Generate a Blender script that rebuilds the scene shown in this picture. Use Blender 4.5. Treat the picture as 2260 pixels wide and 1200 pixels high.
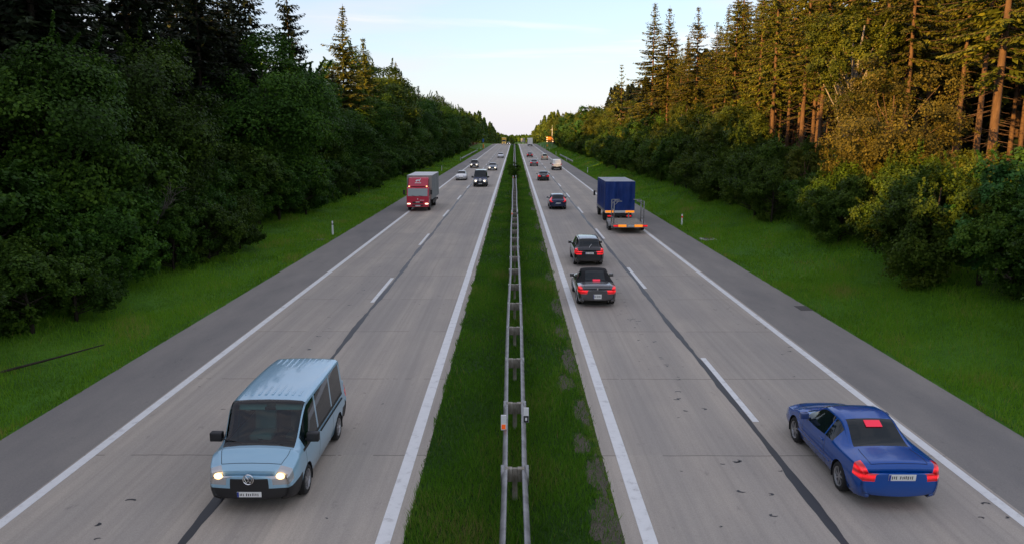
import bpy, bmesh, math, random
import numpy as np
from mathutils import Vector, Matrix, Euler

for o in list(bpy.data.objects):
    bpy.data.objects.remove(o)
S = bpy.context.scene
C = S.collection
R = math.radians

# ------------------------------------------------------------------ camera, sky, sun, exposure
CAM_H = 7.82
cd = bpy.data.cameras.new('camera')
cam = bpy.data.objects.new('camera', cd); C.objects.link(cam)
cam.location = (0, 0, CAM_H)
cam.rotation_euler = (R(90 - 10.4), 0, R(0.186))
cd.sensor_width = 36; cd.lens = 27.0
cd.clip_start = 0.2; cd.clip_end = 12000
S.camera = cam

SUN_EL, SUN_AZ = 10.5, 228.0          # azimuth clockwise from +Y: behind the camera, to the left
W = bpy.data.worlds.new('World'); S.world = W; W.use_nodes = True
nt = W.node_tree; nt.nodes.clear()
def wn(t, **k):
    n = nt.nodes.new(t)
    for a, b in k.items(): setattr(n, a, b)
    return n
sky = wn('ShaderNodeTexSky', sky_type='NISHITA', sun_disc=False, sun_elevation=R(SUN_EL), sun_rotation=R(SUN_AZ))
sky.air_density = 1.0; sky.dust_density = .5; sky.ozone_density = 3.0
tc = wn('ShaderNodeTexCoord')
mp = wn('ShaderNodeMapping'); mp.inputs['Scale'].default_value = (1.3, 1.3, 9.0)
no = wn('ShaderNodeTexNoise'); no.inputs['Scale'].default_value = 2.1; no.inputs['Detail'].default_value = 5; no.inputs['Roughness'].default_value = .55
rp = wn('ShaderNodeValToRGB'); rp.color_ramp.elements[0].position = .45; rp.color_ramp.elements[1].position = .72
rp.color_ramp.elements[0].color = (.48, .48, .48, 1); rp.color_ramp.elements[1].color = (.88, .88, .88, 1)
mx = wn('ShaderNodeMixRGB'); mx.inputs[2].default_value = (3.2, 3.1, 3.45, 1)     # thin high cloud
bg = wn('ShaderNodeBackground'); bg.inputs['Strength'].default_value = .135
ow = wn('ShaderNodeOutputWorld')
L = nt.links.new
L(tc.outputs['Generated'], mp.inputs['Vector']); L(mp.outputs[0], no.inputs['Vector']); L(no.outputs['Fac'], rp.inputs[0])
sx_ = wn('ShaderNodeSeparateXYZ'); L(tc.outputs['Generated'], sx_.inputs[0])
mr = wn('ShaderNodeMapRange'); mr.interpolation_type = 'SMOOTHSTEP'
for i_, v_ in ((1, .0), (2, .17), (3, .86), (4, 0)): mr.inputs[i_].default_value = v_
L(sx_.outputs[2], mr.inputs[0])
mxm = wn('ShaderNodeMath', operation='MAXIMUM'); L(rp.outputs[0], mxm.inputs[0]); L(mr.outputs[0], mxm.inputs[1])
L(mxm.outputs[0], mx.inputs[0]); L(sky.outputs[0], mx.inputs[1]); mp2 = wn('ShaderNodeMapping'); mp2.inputs['Scale'].default_value = (1.0, .8, 13.0); mp2.inputs['Location'].default_value = (3.1, .4, 1.7)
no2 = wn('ShaderNodeTexNoise'); no2.inputs['Scale'].default_value = 1.5; no2.inputs['Detail'].default_value = 7; no2.inputs['Roughness'].default_value = .6; no2.inputs['Distortion'].default_value = .4
rp2 = wn('ShaderNodeValToRGB'); rp2.color_ramp.elements[0].position = .52; rp2.color_ramp.elements[1].position = .68; rp2.color_ramp.elements[1].color = (.75, .75, .75, 1)
mx2 = wn('ShaderNodeMixRGB'); mx2.inputs[2].default_value = (4.1, 3.75, 3.75, 1)     # faint streaks of lit cirrus
L(tc.outputs['Generated'], mp2.inputs[0]); L(mp2.outputs[0], no2.inputs['Vector']); L(no2.outputs['Fac'], rp2.inputs[0]); L(rp2.outputs[0], mx2.inputs[0]); L(mx.outputs[0], mx2.inputs[1])
L(mx2.outputs[0], bg.inputs[0]); L(bg.outputs[0], ow.inputs[0])

sl = bpy.data.lights.new('sun', 'SUN'); sl.energy = 5.0; sl.angle = R(.6); sl.color = (1, .56, .16)
so = bpy.data.objects.new('sun', sl); C.objects.link(so)
_a = R(SUN_AZ); _e = R(SUN_EL)
sdir = Vector((math.sin(_a) * math.cos(_e), math.cos(_a) * math.cos(_e), math.sin(_e)))
so.rotation_euler = sdir.to_track_quat('Z', 'Y').to_euler()
S.view_settings.view_transform = 'Standard'; S.view_settings.look = 'None'
S.view_settings.exposure = 1.10; S.view_settings.gamma = 1
S.cycles.max_bounces = 5; S.cycles.diffuse_bounces = 4; S.cycles.glossy_bounces = 3
S.cycles.transparent_max_bounces = 6; S.cycles.caustics_reflective = False; S.cycles.caustics_refractive = False

# ------------------------------------------------------------------ helpers
def tag(o, label=None, cat=None, group=None, kind=None):
    if label: o['label'] = label
    if cat: o['category'] = cat
    if group: o['group'] = group
    if kind: o['kind'] = kind
    return o
def empty(name, loc=(0, 0, 0), rz=0, label=None, cat=None, group=None):
    o = bpy.data.objects.new(name, None); C.objects.link(o)
    o.location = loc; o.rotation_euler = (0, 0, rz); o.empty_display_size = .3
    return tag(o, label, cat, group)
def link(name, me, parent=None):
    o = bpy.data.objects.new(name, me); C.objects.link(o)
    if parent is not None: o.parent = parent
    return o

def npmesh(name, V, F, mats, tone=None, mi=None, smooth=False):
    """V (n,3), F (m,k) uniform polygons"""
    me = bpy.data.meshes.new(name)
    V = np.asarray(V, np.float32); F = np.asarray(F, np.int32)
    m, k = F.shape
    me.vertices.add(len(V)); me.vertices.foreach_set('co', V.ravel())
    me.loops.add(m * k); me.loops.foreach_set('vertex_index', F.ravel())
    me.polygons.add(m)
    me.polygons.foreach_set('loop_start', np.arange(m, dtype=np.int32) * k)
    me.polygons.foreach_set('loop_total', np.full(m, k, np.int32))
    if mi is not None: me.polygons.foreach_set('material_index', np.asarray(mi, np.int32))
    me.polygons.foreach_set('use_smooth', np.full(m, smooth))
    for x in (mats if isinstance(mats, (list, tuple)) else [mats]): me.materials.append(x)
    if tone is not None:
        a = me.attributes.new('tone', 'FLOAT', 'FACE'); a.data.foreach_set('value', np.asarray(tone, np.float32))
    me.update(calc_edges=True)
    return me

class MB:
    """collects boxes, tubes, sheets -> one mesh"""
    def __init__(s): s.v = []; s.f = []; s.m = []
    def add(s, vs, fs, mi=0):
        b = len(s.v); s.v += [tuple(p) for p in vs]
        s.f += [tuple(b + i for i in f) for f in fs]; s.m += [mi] * len(fs)
        return s
    def box(s, c, d, mi=0, rot=None, taper=None):
        x, y, z = d[0] / 2, d[1] / 2, d[2] / 2
        vs = [Vector((sx * x, sy * y, sz * z)) for sz in (-1, 1) for sy in (-1, 1) for sx in (-1, 1)]
        if taper:
            for v in vs:
                if v.z > 0: v.x *= taper[0]; v.y *= taper[1]
        if rot: M_ = Euler(rot).to_matrix(); vs = [M_ @ v for v in vs]
        vs = [v + Vector(c) for v in vs]
        return s.add(vs, [(0, 2, 3, 1), (4, 5, 7, 6), (0, 1, 5, 4), (2, 6, 7, 3), (0, 4, 6, 2), (1, 3, 7, 5)], mi)
    def tube(s, pts, r, n=8, mi=0, cap=True):
        pts = [Vector(p) for p in pts]; k = len(pts)
        rr = r if isinstance(r, (list, tuple)) else [r] * k
        vs = []; up = None
        for i, p in enumerate(pts):
            d = (pts[min(i + 1, k - 1)] - pts[max(i - 1, 0)]).normalized()
            a = Vector((0, 0, 1)) if abs(d.z) < .9 else Vector((1, 0, 0))
            u = d.cross(a).normalized() if up is None else (up - d * up.dot(d)).normalized()
            up = u; w = d.cross(u)
            for j in range(n):
                t = 2 * math.pi * j / n
                vs.append(p + (u * math.cos(t) + w * math.sin(t)) * rr[i])
        fs = [(i * n + j, i * n + (j + 1) % n, (i + 1) * n + (j + 1) % n, (i + 1) * n + j) for i in range(k - 1) for j in range(n)]
        if cap: fs += [tuple(range(n))[::-1], tuple((k - 1) * n + j for j in range(n))]
        return s.add(vs, fs, mi)
    def lathe(s, prof, n=24, axis='x', c=(0, 0, 0), mi=0):
        """prof: (axial, radius)"""
        vs = []
        for a, r in prof:
            for j in range(n):
                t = 2 * math.pi * j / n
                p, q = r * math.cos(t), r * math.sin(t)
                v = {'x': (a, p, q), 'y': (p, a, q), 'z': (p, q, a)}[axis]
                vs.append((v[0] + c[0], v[1] + c[1], v[2] + c[2]))
        k = len(prof)
        fs = [(i * n + j, i * n + (j + 1) % n, (i + 1) * n + (j + 1) % n, (i + 1) * n + j) for i in range(k - 1) for j in range(n)]
        return s.add(vs, fs, mi)
    def prism(s, poly, a, b, axis='x', mi=0):
        """poly of 2-D points extruded along axis from a to b"""
        def P(t, u, w): return {'x': (t, u, w), 'y': (u, t, w), 'z': (u, w, t)}[axis]
        n = len(poly)
        vs = [P(a, *p) for p in poly] + [P(b, *p) for p in poly]
        fs = [tuple(range(n))[::-1], tuple(range(n, 2 * n))] + [(i, (i + 1) % n, n + (i + 1) % n, n + i) for i in range(n)]
        return s.add(vs, fs, mi)
    def mesh(s, name, mats, smooth=False, bevel=0, seg=2):
        me = bpy.data.meshes.new(name)
        me.from_pydata([tuple(v) for v in s.v], [], s.f)
        for x in (mats if isinstance(mats, (list, tuple)) else [mats]): me.materials.append(x)
        me.polygons.foreach_set('material_index', s.m)
        bm = bmesh.new(); bm.from_mesh(me)
        bmesh.ops.recalc_face_normals(bm, faces=bm.faces)
        if bevel:
            es = [e for e in bm.edges if len(e.link_faces) == 2 and e.calc_face_angle(0) > .5]
            bmesh.ops.bevel(bm, geom=es, offset=bevel, segments=seg, affect='EDGES', profile=.5, clamp_overlap=True)
        for f in bm.faces: f.smooth = smooth
        bm.to_mesh(me); bm.free(); me.update()
        return me
    def build(s, name, mats, parent=None, smooth=False, bevel=0, seg=2):
        return link(name, s.mesh(name, mats, smooth, bevel, seg), parent)

# ------------------------------------------------------------------ materials
def mat(name, col, rough=.6, metal=0, coat=0, emit=None, es=0, spec=None):
    m = bpy.data.materials.new(name); m.use_nodes = True
    b = m.node_tree.nodes['Principled BSDF']
    b.inputs['Base Color'].default_value = (*col, 1); b.inputs['Roughness'].default_value = rough
    b.inputs['Metallic'].default_value = metal
    if coat: b.inputs['Coat Weight'].default_value = coat; b.inputs['Coat Roughness'].default_value = .05
    if spec is not None: b.inputs['Specular IOR Level'].default_value = spec
    if emit: b.inputs['Emission Color'].default_value = (*emit, 1); b.inputs['Emission Strength'].default_value = es
    return m
class NT:
    def __init__(s, m): s.t = m.node_tree; s.b = s.t.nodes['Principled BSDF']; s.tc = s.t.nodes.new('ShaderNodeTexCoord')
    def n(s, t, **k):
        x = s.t.nodes.new(t)
        for a, b in k.items():
            if a in x.inputs: x.inputs[a].default_value = b
            else: setattr(x, a, b)
        return x
    def l(s, a, b): s.t.links.new(a, b)
    def noise(s, scale, detail=4, rough=.55, vec=None, sc=None):
        x = s.n('ShaderNodeTexNoise', Scale=scale, Detail=detail, Roughness=rough)
        v = vec or s.tc.outputs['Object']
        if sc:
            q = s.n('ShaderNodeMapping'); q.inputs['Scale'].default_value = sc; s.l(v, q.inputs[0]); v = q.outputs[0]
        s.l(v, x.inputs['Vector']); return x.outputs['Fac']
    def ramp(s, fac, stops):
        x = s.n('ShaderNodeValToRGB'); e = x.color_ramp.elements
        while len(e) < len(stops): e.new(.5)
        for q, (p, c) in zip(e, stops):
            q.position = p; q.color = (*c, 1) if len(c) == 3 else c
        s.l(fac, x.inputs[0]); return x.outputs[0]
    def mixc(s, fac, a, b, mode='MIX'):
        x = s.n('ShaderNodeMixRGB'); x.blend_type = mode
        for i, q in ((0, fac), (1, a), (2, b)):
            if hasattr(q, 'is_linked'): s.l(q, x.inputs[i])
            else: x.inputs[i].default_value = q if i == 0 else (*q, 1)
        return x.outputs[0]
    def math(s, op, a, b=0, c=None):
        x = s.n('ShaderNodeMath'); x.operation = op
        for i, q in enumerate((a, b) if c is None else (a, b, c)):
            if hasattr(q, 'is_linked'): s.l(q, x.inputs[i])
            else: x.inputs[i].default_value = q
        return x.outputs[0]
    def bump(s, h, strength=.3, dist=.02):
        x = s.n('ShaderNodeBump', Strength=strength, Distance=dist); s.l(h, x.inputs['Height']); s.l(x.outputs[0], s.b.inputs['Normal'])

def road_material(name, base, tint, dark, tracks):
    m = mat(name, base, .85); t = NT(m)
    sep = t.n('ShaderNodeSeparateXYZ'); t.l(t.tc.outputs['Object'], sep.inputs[0])
    big = t.noise(.16, 4, .6, sc=(1.0, .22, 1))
    patch = t.noise(.9, 5, .6, sc=(1, .3, 1))
    fine = t.noise(38, 3, .7)
    col = t.ramp(big, [(.3, dark), (.52, base), (.72, tint)])
    col = t.mixc(.35, col, t.ramp(patch, [(.3, (.35, .35, .37)), (.7, (.68, .66, .63))]), 'OVERLAY')
    if tracks:   # polished wheel paths: rubber ground into the surface along each lane
        for cx in tracks:
            dx = t.math('ABSOLUTE', t.math('SUBTRACT', t.math('ABSOLUTE', sep.outputs[0], 0), cx))
            w = t.n('ShaderNodeMapRange'); w.inputs[1].default_value = .05; w.inputs[2].default_value = .75; w.inputs[3].default_value = .42; w.inputs[4].default_value = 0
            w.interpolation_type = 'SMOOTHSTEP'; t.l(dx, w.inputs[0])
            col = t.mixc(w.outputs[0], col, dark)
        wn_ = t.n('ShaderNodeTexWhiteNoise'); wn_.noise_dimensions = '2D'; cmb = t.n('ShaderNodeCombineXYZ')
        t.l(t.math('FLOOR', t.math('DIVIDE', sep.outputs[1], 5.9)), cmb.inputs[0]); t.l(t.math('GREATER_THAN', t.math('ABSOLUTE', sep.outputs[0]), 6.38), cmb.inputs[1])
        t.l(cmb.outputs[0], wn_.inputs['Vector'])
        col = t.mixc(t.math('MULTIPLY', wn_.outputs['Value'], .42), col, dark)
        stx = t.ramp(t.noise(1.0, 6, .65, sc=(5.5, .05, 1)), [(.42, (0, 0, 0)), (.72, (.42, .42, .42))])
        col = t.mixc(stx, col, (dark[0] * .75, dark[1] * .74, dark[2] * .73))       # slabs cast at different times
        # slab joints across the carriageway, and worn ones only partly visible
        fr = t.math('FRACT', t.math('DIVIDE', t.math('ADD', sep.outputs[1], t.math('MULTIPLY', t.noise(1.4, 2), .09)), 5.9))
        j = t.math('LESS_THAN', fr, .0075)
        j = t.math('MULTIPLY', j, t.math('GREATER_THAN', t.noise(.7, 3, .6, sc=(1, .05, 1)), .44))
        col = t.mixc(t.math('MULTIPLY', j, .6), col, (.09, .082, .07))
    # oil drips and scuffs
    sp = t.ramp(t.noise(2.3, 6, .72, sc=(1, .5, 1)), [(.62, (0, 0, 0)), (.72, (.55, .55, .55))])
    col = t.mixc(sp, col, (dark[0] * .62, dark[1] * .62, dark[2] * .62))
    col = t.mixc(.28, col, t.ramp(fine, [(.3, (.25, .25, .25)), (.7, (.75, .75, .75))]), 'OVERLAY')
    t.l(col, t.b.inputs['Base Color']); t.bump(fine, .25, .006)
    return m
M = {}
M['concrete'] = road_material('concrete_road', (.44, .388, .322), (.49, .425, .342), (.30, .277, .247), (5.4, 3.6, 7.5, 9.3))
M['asphalt'] = road_material('asphalt', (.22, .205, .186), (.255, .235, .208), (.168, .160, .150), None)
M['tar'] = mat('tar', (.022, .023, .027), .45)
def paint_mat():
    m = mat('road_paint', (.74, .74, .72), .6); t = NT(m)
    a = t.noise(3.2, 6, .7); f = t.noise(26, 3, .7)
    c = t.ramp(a, [(.28, (.48, .47, .45)), (.45, (.72, .72, .70)), (.8, (.8, .8, .78))])
    c = t.mixc(t.ramp(f, [(.66, (0, 0, 0)), (.74, (.6, .6, .6))]), c, (.33, .31, .28))
    t.l(c, t.b.inputs['Base Color']); return m
M['paint'] = paint_mat()
def ground_mat():
    m = mat('ground_cover', (.04, .12, .015), .9, spec=.2); t = NT(m)
    sep = t.n('ShaderNodeSeparateXYZ'); t.l(t.tc.outputs['Object'], sep.inputs[0])
    n1 = t.noise(.35, 5, .65); n2 = t.noise(4.5, 5, .7)
    g = t.ramp(n1, [(.3, (.036, .10, .008)), (.5, (.055, .15, .010)), (.7, (.085, .18, .014))])
    g = t.mixc(.5, g, t.ramp(n2, [(.25, (.2, .2, .2)), (.75, (.8, .8, .8))]), 'OVERLAY')
    soil = t.ramp(n2, [(.3, (.012, .010, .006)), (.7, (.035, .026, .014))])
    w = t.math('ADD', t.math('MAXIMUM', t.math('MULTIPLY', sep.outputs[0], -1), t.math('ADD', sep.outputs[0], .7)), t.math('MULTIPLY', t.noise(.25, 3), 3.0))
    f = t.n('ShaderNodeMapRange'); f.inputs[1].default_value = 21.5; f.inputs[2].default_value = 23.5; t.l(w, f.inputs[0])
    c = t.mixc(f.outputs[0], g, soil)
    t.l(c, t.b.inputs['Base Color']); t.bump(n2, .6, .08); return m
M['ground'] = ground_mat()
def median_mat():
    m = mat('median_soil', (.04, .1, .015), .95, spec=.2); t = NT(m)
    sep = t.n('ShaderNodeSeparateXYZ'); t.l(t.tc.outputs['Object'], sep.inputs[0])
    n2 = t.noise(6, 5, .7); n3 = t.noise(1.1, 4, .6)
    g = t.ramp(n2, [(.25, (.010, .028, .004)), (.5, (.02, .055, .007)), (.75, (.035, .08, .01))])
    grit = t.ramp(t.noise(30, 4, .75), [(.3, (.05, .046, .04)), (.7, (.30, .27, .23))])
    f = t.n('ShaderNodeMapRange'); f.inputs[1].default_value = 2.3; f.inputs[2].default_value = 2.6
    t.l(t.math('ADD', sep.outputs[0], t.math('MULTIPLY', t.math('SUBTRACT', n3, .62), 2.2)), f.inputs[0])
    moss = t.ramp(t.noise(9, 5, .75), [(.32, (.03, .04, .01)), (.55, (.07, .11, .01)), (.75, (.13, .165, .02))])
    e = t.n('ShaderNodeMapRange'); e.inputs[1].default_value = 1.84; e.inputs[2].default_value = 2.0
    t.l(t.math('ADD', sep.outputs[0], t.math('MULTIPLY', t.math('SUBTRACT', t.noise(2.2, 5), .5), 1.3)), e.inputs[0])
    c = t.mixc(e.outputs[0], t.mixc(f.outputs[0], g, grit), moss)
    t.l(c, t.b.inputs['Base Color']); t.bump(n2, .7, .06); return m
M['median'] = median_mat()
def leaf_mat(name, stops, trans=.3, rough=.55, rnd=.35, hue=.03):
    m = mat(name, stops[1][1], rough, spec=.12); t = NT(m)
    at = t.n('ShaderNodeAttribute'); at.attribute_name = 'tone'
    c = t.ramp(at.outputs['Fac'], stops)
    oi = t.n('ShaderNodeObjectInfo')
    hs = t.n('ShaderNodeHueSaturation')
    t.l(t.math('ADD', t.math('MULTIPLY', oi.outputs['Random'], hue), .5 - hue / 2), hs.inputs['Hue'])
    t.l(t.math('ADD', t.math('MULTIPLY', oi.outputs['Random'], rnd), 1 - rnd / 2), hs.inputs['Value'])
    t.l(c, hs.inputs['Color'])
    t.l(hs.outputs[0], t.b.inputs['Base Color'])
    tr = t.n('ShaderNodeBsdfTranslucent'); t.l(hs.outputs[0], tr.inputs[0])
    mxs = t.n('ShaderNodeMixShader'); mxs.inputs[0].default_value = trans
    t.l(t.b.outputs[0], mxs.inputs[1]); t.l(tr.outputs[0], mxs.inputs[2])
    t.l(mxs.outputs[0], t.t.nodes['Material Output'].inputs[0]); return m
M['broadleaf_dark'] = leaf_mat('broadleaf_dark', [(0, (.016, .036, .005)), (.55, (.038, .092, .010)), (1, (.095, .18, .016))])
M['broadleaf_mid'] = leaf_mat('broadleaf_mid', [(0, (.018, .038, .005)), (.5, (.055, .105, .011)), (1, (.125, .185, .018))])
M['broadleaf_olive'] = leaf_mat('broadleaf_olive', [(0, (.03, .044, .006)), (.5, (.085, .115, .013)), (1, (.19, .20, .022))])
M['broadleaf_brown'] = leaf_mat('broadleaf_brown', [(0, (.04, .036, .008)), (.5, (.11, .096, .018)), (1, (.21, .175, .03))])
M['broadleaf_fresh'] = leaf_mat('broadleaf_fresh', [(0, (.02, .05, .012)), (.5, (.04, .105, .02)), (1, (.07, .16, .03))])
M['needle_shaded'] = leaf_mat('needle_shaded', [(0, (.006, .010, .005)), (.5, (.013, .022, .009)), (1, (.03, .04, .012))], .1)  # spruce needles with the forest shade put into the colour
M['needle_sunlit'] = leaf_mat('needle_sunlit', [(0, (.026, .030, .005)), (.5, (.080, .092, .013)), (1, (.185, .165, .02))], .15)  # spruce needles again, low-sun gold put into the colour
def grass_mat(name, stops):
    return leaf_mat(name, stops, .35, .6, 0, 0)
M['grass'] = grass_mat('grass_blades', [(0, (.07, .155, .010)), (.5, (.155, .325, .02)), (.86, (.17, .33, .02)), (1, (.30, .29, .07))])
M['grass_median'] = grass_mat('grass_median', [(0, (.04, .105, .008)), (.5, (.085, .215, .014)), (.86, (.12, .25, .018)), (1, (.24, .22, .07))])
def bark_mat(name, a, b):
    m = mat(name, a, .9, spec=.2); t = NT(m)
    n = t.noise(5, 5, .7, sc=(1, 1, .25)); t.l(t.ramp(n, [(.3, a), (.7, b)]), t.b.inputs['Base Color']); t.bump(n, .6, .05); return m
M['bark_dark'] = bark_mat('bark_dark', (.018, .014, .010), (.05, .04, .03))
M['bark_red'] = bark_mat('bark_red', (.07, .04, .024), (.16, .095, .055))
M['bark_pale'] = bark_mat('bark_pale', (.12, .10, .085), (.34, .30, .26))
def galv():
    m = mat('galvanised_steel', (.36, .37, .38), .5, .65); t = NT(m)
    n = t.noise(3, 5, .65); t.l(t.ramp(n, [(.3, (.20, .20, .198)), (.7, (.40, .40, .395))]), t.b.inputs['Base Color'])
    t.l(t.ramp(n, [(.3, (.42,) * 3), (.7, (.62,) * 3)]), t.b.inputs['Roughness']); return m
M['steel'] = galv()
def weath():
    m = mat('weathered_steel', (.30, .27, .22), .7, .2); t = NT(m)
    n = t.noise(9, 5, .7, sc=(1, 1, .3)); t.l(t.ramp(n, [(.3, (.15, .125, .09)), (.7, (.40, .37, .31))]), t.b.inputs['Base Color']); return m
M['spacer'] = weath()
M['white'] = mat('white_plastic', (.78, .78, .76), .5)
M['black'] = mat('black_plastic', (.016, .016, .017), .5)
M['rubber'] = mat('rubber', (.014, .014, .014), .8)
M['rim'] = mat('alloy', (.42, .42, .43), .35, .8)
M['steelrim'] = mat('steel_rim', (.2, .2, .2), .5, .6)
M['chrome'] = mat('chrome', (.75, .75, .76), .15, 1)
M['seam'] = mat('panel_gap', (.006, .006, .007), .7)
M['glass'] = mat('car_glass', (.006, .012, .014), .03, spec=.45)
M['glass_grey'] = mat('pale_windscreen', (.30, .34, .33), .12, spec=.6)
M['orange_refl'] = mat('orange_reflector', (.75, .10, .01), .4, emit=(.9, .12, .01), es=.15)
M['headlamp'] = mat('headlamp_lit', (.8, .8, .75), .2, emit=(1, .80, .52), es=2.0)
M['headlamp_warm'] = mat('headlamp_warm_lit', (.8, .7, .5), .2, emit=(1, .60, .26), es=1.5)
M['headlamp_off'] = mat('headlamp_glass', (.45, .46, .47), .12, .3, coat=1)
M['tail'] = mat('tail_lamp_lit', (.40, .006, .010), .2, coat=.8, emit=(1, .012, .02), es=.32)
M['tail_dim'] = mat('tail_lamp', (.40, .008, .008), .2, coat=.8, emit=(1, .02, .01), es=.12)
for nm_, lo_, hi_ in (('tail', .05, .48), ('tail_dim', .03, .22)):
    t_ = NT(M[nm_]); wv_ = t_.n('ShaderNodeTexWave', Scale=2.3, Distortion=1.5); wv_.bands_direction = 'Z'; t_.l(t_.tc.outputs['Object'], wv_.inputs[0])
    q_ = t_.math('MULTIPLY', wv_.outputs['Fac'], t_.noise(7, 2)); t_.l(t_.math('ADD', t_.math('MULTIPLY', q_, (hi_ - lo_)*1.7), lo_), t_.b.inputs['Emission Strength'])
M['brake'] = mat('brake_lamp_lit', (.6, .02, .05), .3, emit=(1, .02, .07), es=.2)
M['strip_glow'] = mat('glowing_amber_strip', (.7, .22, .01), .25, coat=.6, emit=(1, .30, .02), es=.4)  # amber reflector strips, no lamp: a glow is put into the material
M['plate'] = mat('plate_white', (.82, .82, .78), .45)
M['plate_mark'] = mat('plate_mark', (.03, .03, .035), .5)
M['eu_blue'] = mat('plate_blue', (.01, .04, .3), .5)
M['seat'] = mat('seat_fabric', (.09, .1, .1), .9)
M['seat_pale'] = mat('pale_seat_cover', (.42, .45, .42), .9)
def paint(name, col, metal=.25, rough=.32, coat=.8):
    m = mat(name, col, rough, metal, coat=coat); t = NT(m)
    n = t.noise(2.2, 4, .6)      # thin road dust low on the panels
    sep = t.n('ShaderNodeSeparateXYZ'); t.l(t.tc.outputs['Object'], sep.inputs[0])
    f = t.n('ShaderNodeMapRange'); f.inputs[1].default_value = .25; f.inputs[2].default_value = .75; f.inputs[3].default_value = .45; f.inputs[4].default_value = 0
    t.l(t.math('ADD', sep.outputs[2], t.math('MULTIPLY', n, .3)), f.inputs[0])
    t.l(t.mixc(f.outputs[0], col, (.10, .09, .08)), t.b.inputs['Base Color'])
    return m
def cloth(name, a, b, rough=.75):
    m = mat(name, a, rough, spec=.3); t = NT(m)
    n = t.noise(1.6, 6, .65, sc=(1, 1, .35)); t.l(t.ramp(n, [(.3, a), (.7, b)]), t.b.inputs['Base Color']); t.bump(t.noise(9, 4), .15, .02); return m

# ------------------------------------------------------------------ terrain profile
def zprof(y):
    y = np.asarray(y, float)
    z = np.zeros_like(y)
    s = np.clip(y - 430, 0, 150); z -= s * s / 10000.0
    z -= .03 * np.clip(y - 580, 0, 480)
    z -= .03 * np.clip(y - 2150, 0, None)
    return z
def bank(x, y=0):
    x = np.asarray(x, float)
    r = np.interp(x, [13.2, 13.9, 15.5, 18, 20.5, 26, 60, 3000], [0, -.05, .15, .85, 1.45, 1.7, 1.9, 1.9])
    l = np.interp(-x, [13.2, 13.9, 15.5, 18, 21, 26, 60, 3000], [0, -.08, -.02, .22, .45, .7, 1.0, 1.0])
    return np.where(x > 0, r, l)
def gz(x, y): return float(zprof(y) + bank(x))

xs = [-4000, -1500, -500, -200, -100, -60, -40, -30, -26, -23, -21, -19.5, -18, -16.7, -15.5, -14.6, -13.9, -13.2, -8, -2.14]
xs = np.array(xs + [-x for x in xs[::-1]])
ys = np.concatenate([np.arange(-300, 0, 50), np.arange(0, 140, 4), np.arange(140, 1100, 10), [1200, 1500, 2000, 3000, 5000, 9000]])
X, Y = np.meshgrid(xs, ys)
Z = zprof(Y) + bank(X)
on = (np.abs(X) > 13.5) & (np.abs(X) < 30)
Z = Z + np.where(on, .07 * np.sin(Y * .31 + X) + .05 * np.sin(Y * .77 - X * .6), 0)
V = np.stack([X, Y, Z], -1).reshape(-1, 3)
ny, nx = X.shape
ii = (np.arange(ny - 1)[:, None] * nx + np.arange(nx - 1)[None]).ravel()
F = np.stack([ii, ii + 1, ii + nx + 1, ii + nx], 1)
g = link('ground', npmesh('ground', V, F, M['ground'], smooth=True)); tag(g, kind='structure')

rng = np.random.default_rng(7)
random.seed(11)
def strip(name, x0, x1, lift, m, y0=-60, y1=1040, extra=None, wob=0, kind='structure', step=5):
    yy = np.arange(y0, y1 + .1, step)
    w0 = wob * (rng.random(len(yy)) - .5); w1 = wob * (rng.random(len(yy)) - .5)
    z = zprof(yy) + lift
    V = np.concatenate([np.stack([x0 + w0, yy, z], 1), np.stack([x1 + w1, yy, z], 1)])
    n = len(yy); a = np.arange(n - 1)
    F = np.stack([a, a + n, a + n + 1, a + 1], 1)
    mi = np.zeros(len(F), int)
    mats = [m]
    if extra is not None:
        EV, EF = extra; F = np.concatenate([F, EF + len(V)]); V = np.concatenate([V, EV]); mi = np.concatenate([mi, np.ones(len(EF), int)]); mats.append(M['tar'])
    return tag(link(name, npmesh(name, V, F, mats, mi=mi)), kind=kind)
def tar_stuff(sx, spots, y1=430):
    """wavy bitumen seam at |x|=6.4 plus small curled tar marks, as thin sheets"""
    Vs, Fs = [], []
    yy = np.arange(8, y1, .45); n = len(yy)
    w = .075 + .03 * np.sin(yy * .9) + .035 * rng.random(n)
    cx = sx * 6.38 + .03 * np.sin(yy * .35) + .02 * rng.random(n)
    Vs.append(np.stack([cx - w, yy, np.full(n, .024) + zprof(yy)], 1)); Vs.append(np.stack([cx + w, yy, np.full(n, .024) + zprof(yy)], 1))
    a = np.arange(n - 1); Fs.append(np.stack([a, a + n, a + n + 1, a + 1], 1))
    b = 2 * n
    for (x, y, s) in spots:
        # a bent little smear: three quads along an arc
        a0 = rng.uniform(0, 6.28); r = s * rng.uniform(.45, .8); k = 5
        span = rng.uniform(1.6, 4.2); th = a0 + np.linspace(0, span, k); wd = s * .24 * np.sin(np.linspace(.35, 2.9, k)) + .006
        vi = np.stack([x + (r - wd) * np.cos(th) * 1.25, y + (r - wd) * np.sin(th) * .8, np.full(k, .0245)], 1)
        vo = np.stack([x + (r + wd) * np.cos(th) * 1.25, y + (r + wd) * np.sin(th) * .8, np.full(k, .0245)], 1)
        Vs += [vi, vo]; q = np.arange(k - 1) + b; Fs.append(np.stack([q, q + k, q + k + 1, q + 1], 1)); b += 2 * k
    return np.concatenate(Vs), np.concatenate(Fs)
spR = [(rng.normal(5.1, .35), rng.uniform(13, 42), rng.uniform(.06, .13)) for _ in range(46)] + \
      [(rng.normal(9.7, .4), rng.uniform(14, 45), rng.uniform(.05, .11)) for _ in range(26)] + [(rng.uniform(3, 10), rng.uniform(13, 60), rng.uniform(.03, .06)) for _ in range(30)]
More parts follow.
